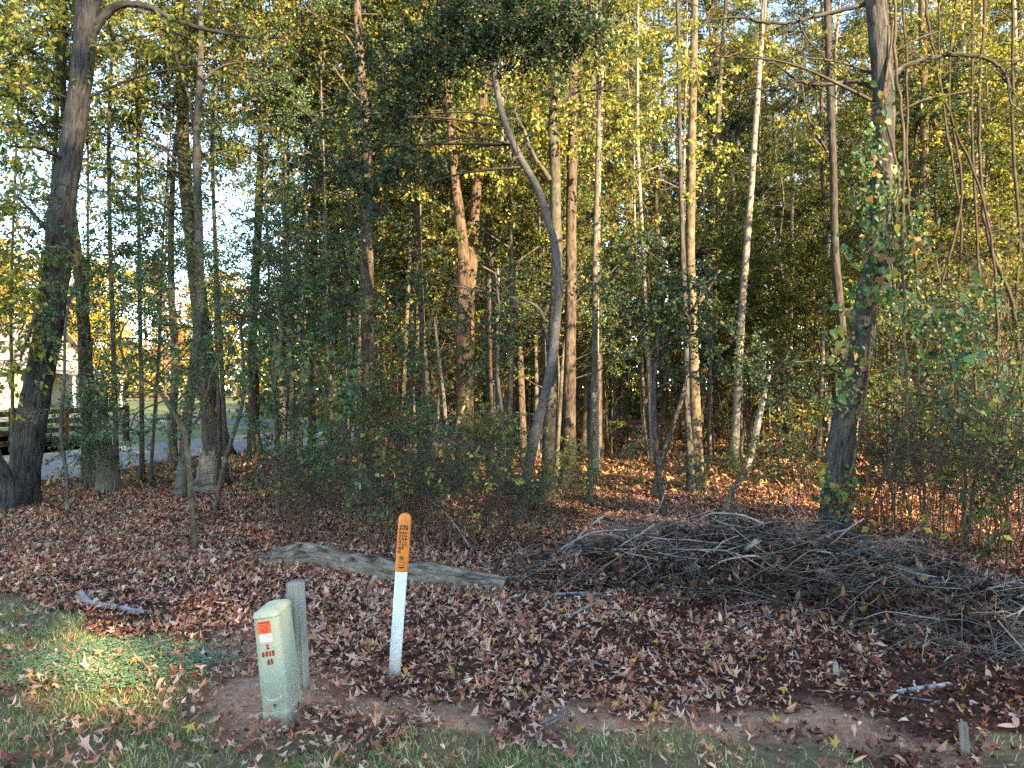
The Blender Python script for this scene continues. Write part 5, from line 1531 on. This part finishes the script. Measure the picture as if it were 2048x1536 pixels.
# ------------------------------------------------------------------ fences and house
M_BOARD = noise_mat('stained_board', (.05, .035, .026), (.13, .09, .062), 14, .85, .3, .006, 5, True, .2, (1, 1, 6))
fence = thing('board_fence', 'dark brown four rail board fence running along the gravel driveway', 'fence', (-13.0, 22, 0))
FB = V3(-13.0, 22, 0)
fp = [V3(-14.0, 15.6, 0), V3(-13.65, 17.8, 0), V3(-13.3, 20.0, 0), V3(-13.05, 21.9, 0), V3(-12.45, 24.2, 0)]
rng = np.random.default_rng(70)
for p in fp:
    mb = MB()
    h = 1.14 + rng.normal(0, .02)
    mb.box(p - FB + V3(-.075, -.075, -.1), p - FB + V3(.075, .075, h), col=np.ones(3) * rng.uniform(.8, 1.4))
    mb.build('post', M_BOARD, fence)
for a, b in zip(fp[:-1], fp[1:]):
    dv = unit(b - a)
    nn = V3(-dv[1], dv[0], 0)
    for z in (.24, .50, .76, 1.03):
        s, e = a - FB + nn * -.078, b - FB + nn * -.078
        z0, z1 = z + rng.normal(0, .012), z + rng.normal(0, .012)
        t = nn * -.03
        v = [s + V3(0, 0, z0 - .07), e + V3(0, 0, z1 - .07), e + t + V3(0, 0, z1 - .07), s + t + V3(0, 0, z0 - .07), s + V3(0, 0, z0 + .07), e + V3(0, 0, z1 + .07), e + t + V3(0, 0, z1 + .07), s + t + V3(0, 0, z0 + .07)]
        MB().quads(v, [(0, 3, 2, 1), (4, 5, 6, 7), (0, 1, 5, 4), (1, 2, 6, 5), (2, 3, 7, 6), (3, 0, 4, 7)], col=np.ones(3) * rng.uniform(.7, 1.3)).build('rail', M_BOARD, fence)
ff = thing('pasture_fence', 'distant brown board fence between the lawn and the dry field', 'fence', (-50, 118, 0))
for k in range(22):
    MB().box((k * 3 - 20 - .08, -.08, -.1), (k * 3 - 20 + .08, .08, 1.4), col=(1, 1, 1)).build('post', M_BOARD, ff)
for k in range(7):
    for z in (.45, .85, 1.25):
        MB().box((k * 9 - 20, -.14, z - .09), (k * 9 - 11, -.085, z + .09), col=np.ones(3) * (.8 + .1 * (k % 3))).build('rail', M_BOARD, ff)

M_SIDING = noise_mat('cream_siding', (.36, .31, .25), (.43, .37, .29), 3, .8, .1, .01)
M_SHINGLE = noise_mat('rose_grey_shingle', (.15, .12, .12), (.24, .20, .195), 4, .9, .4, .02)
M_TRIM = plain('white_trim', (.70, .70, .68), .6)
M_GLASS = plain('dark_window_glass', (.03, .035, .045), .12)
hs = thing('house', 'cream house with rose grey shingle roof beyond the lawn behind the stout leaning oak', 'house', (-52, 68, 0))
mb = MB()
mb.box((-14, -6, -.1), (10.5, 6, 3.5))
mb.add([(10.498, -6, 3.5), (10.498, 6, 3.5), (10.498, 0, 7.5), (10.3, -6, 3.5), (10.3, 6, 3.5), (10.3, 0, 7.5)], [(0, 1, 2), (3, 5, 4), (0, 2, 5), (0, 5, 3), (1, 4, 5), (1, 5, 2)])
mb.build('wall', M_SIDING, hs)
mb = MB()
for s in (-1, 1):
    a, b = V3(-14.5, s * 6.6, 3.28), V3(11.1, s * 6.6, 3.28)
    c, e = V3(11.1, 0, 7.75), V3(-14.5, 0, 7.75)
    dn = V3(0, 0, -.22)
    mb.quads([a, b, c, e, a + dn, b + dn, c + dn, e + dn], [(0, 1, 2, 3), (7, 6, 5, 4), (0, 4, 5, 1), (1, 5, 6, 2), (3, 7, 4, 0)])
mb.build('roof', M_SHINGLE, hs)
for x0 in (-9, -3.5, 2.0, 7.0):
    w = MB().box((x0 - .65, -6.06, .95), (x0 + .65, -6.005, 2.55)).build('window', M_TRIM, hs)
    for k in (-1, 1):
        MB().box((x0 + k * .3 - .26, -6.09, 1.05), (x0 + k * .3 + .26, -6.065, 2.45)).build('pane', M_GLASS, w)
dr = MB().box((4.1, -6.06, 0), (5.1, -6.005, 2.15)).build('door', plain('brown_door', (.16, .09, .06), .5), hs)
MB().box((4.95, -6.11, 1.0), (5.02, -6.065, 1.1)).build('handle', M_STEEL, dr)
mb = MB()
mb.quads([(10.6, -5.2, 3.55), (15.6, -5.2, 3.05), (15.6, 3, 3.05), (10.6, 3, 3.55), (10.6, -5.2, 3.38), (15.6, -5.2, 2.88), (15.6, 3, 2.88), (10.6, 3, 3.38)], [(0, 1, 2, 3), (7, 6, 5, 4), (0, 4, 5, 1), (1, 5, 6, 2), (2, 6, 7, 3)])
mb.build('porch_roof', M_SHINGLE, hs)
for y in (-4.9, -1, 2.7):
    MB().box((15.1, y - .09, 0), (15.28, y + .09, 2.93)).build('porch_post', M_TRIM, hs)
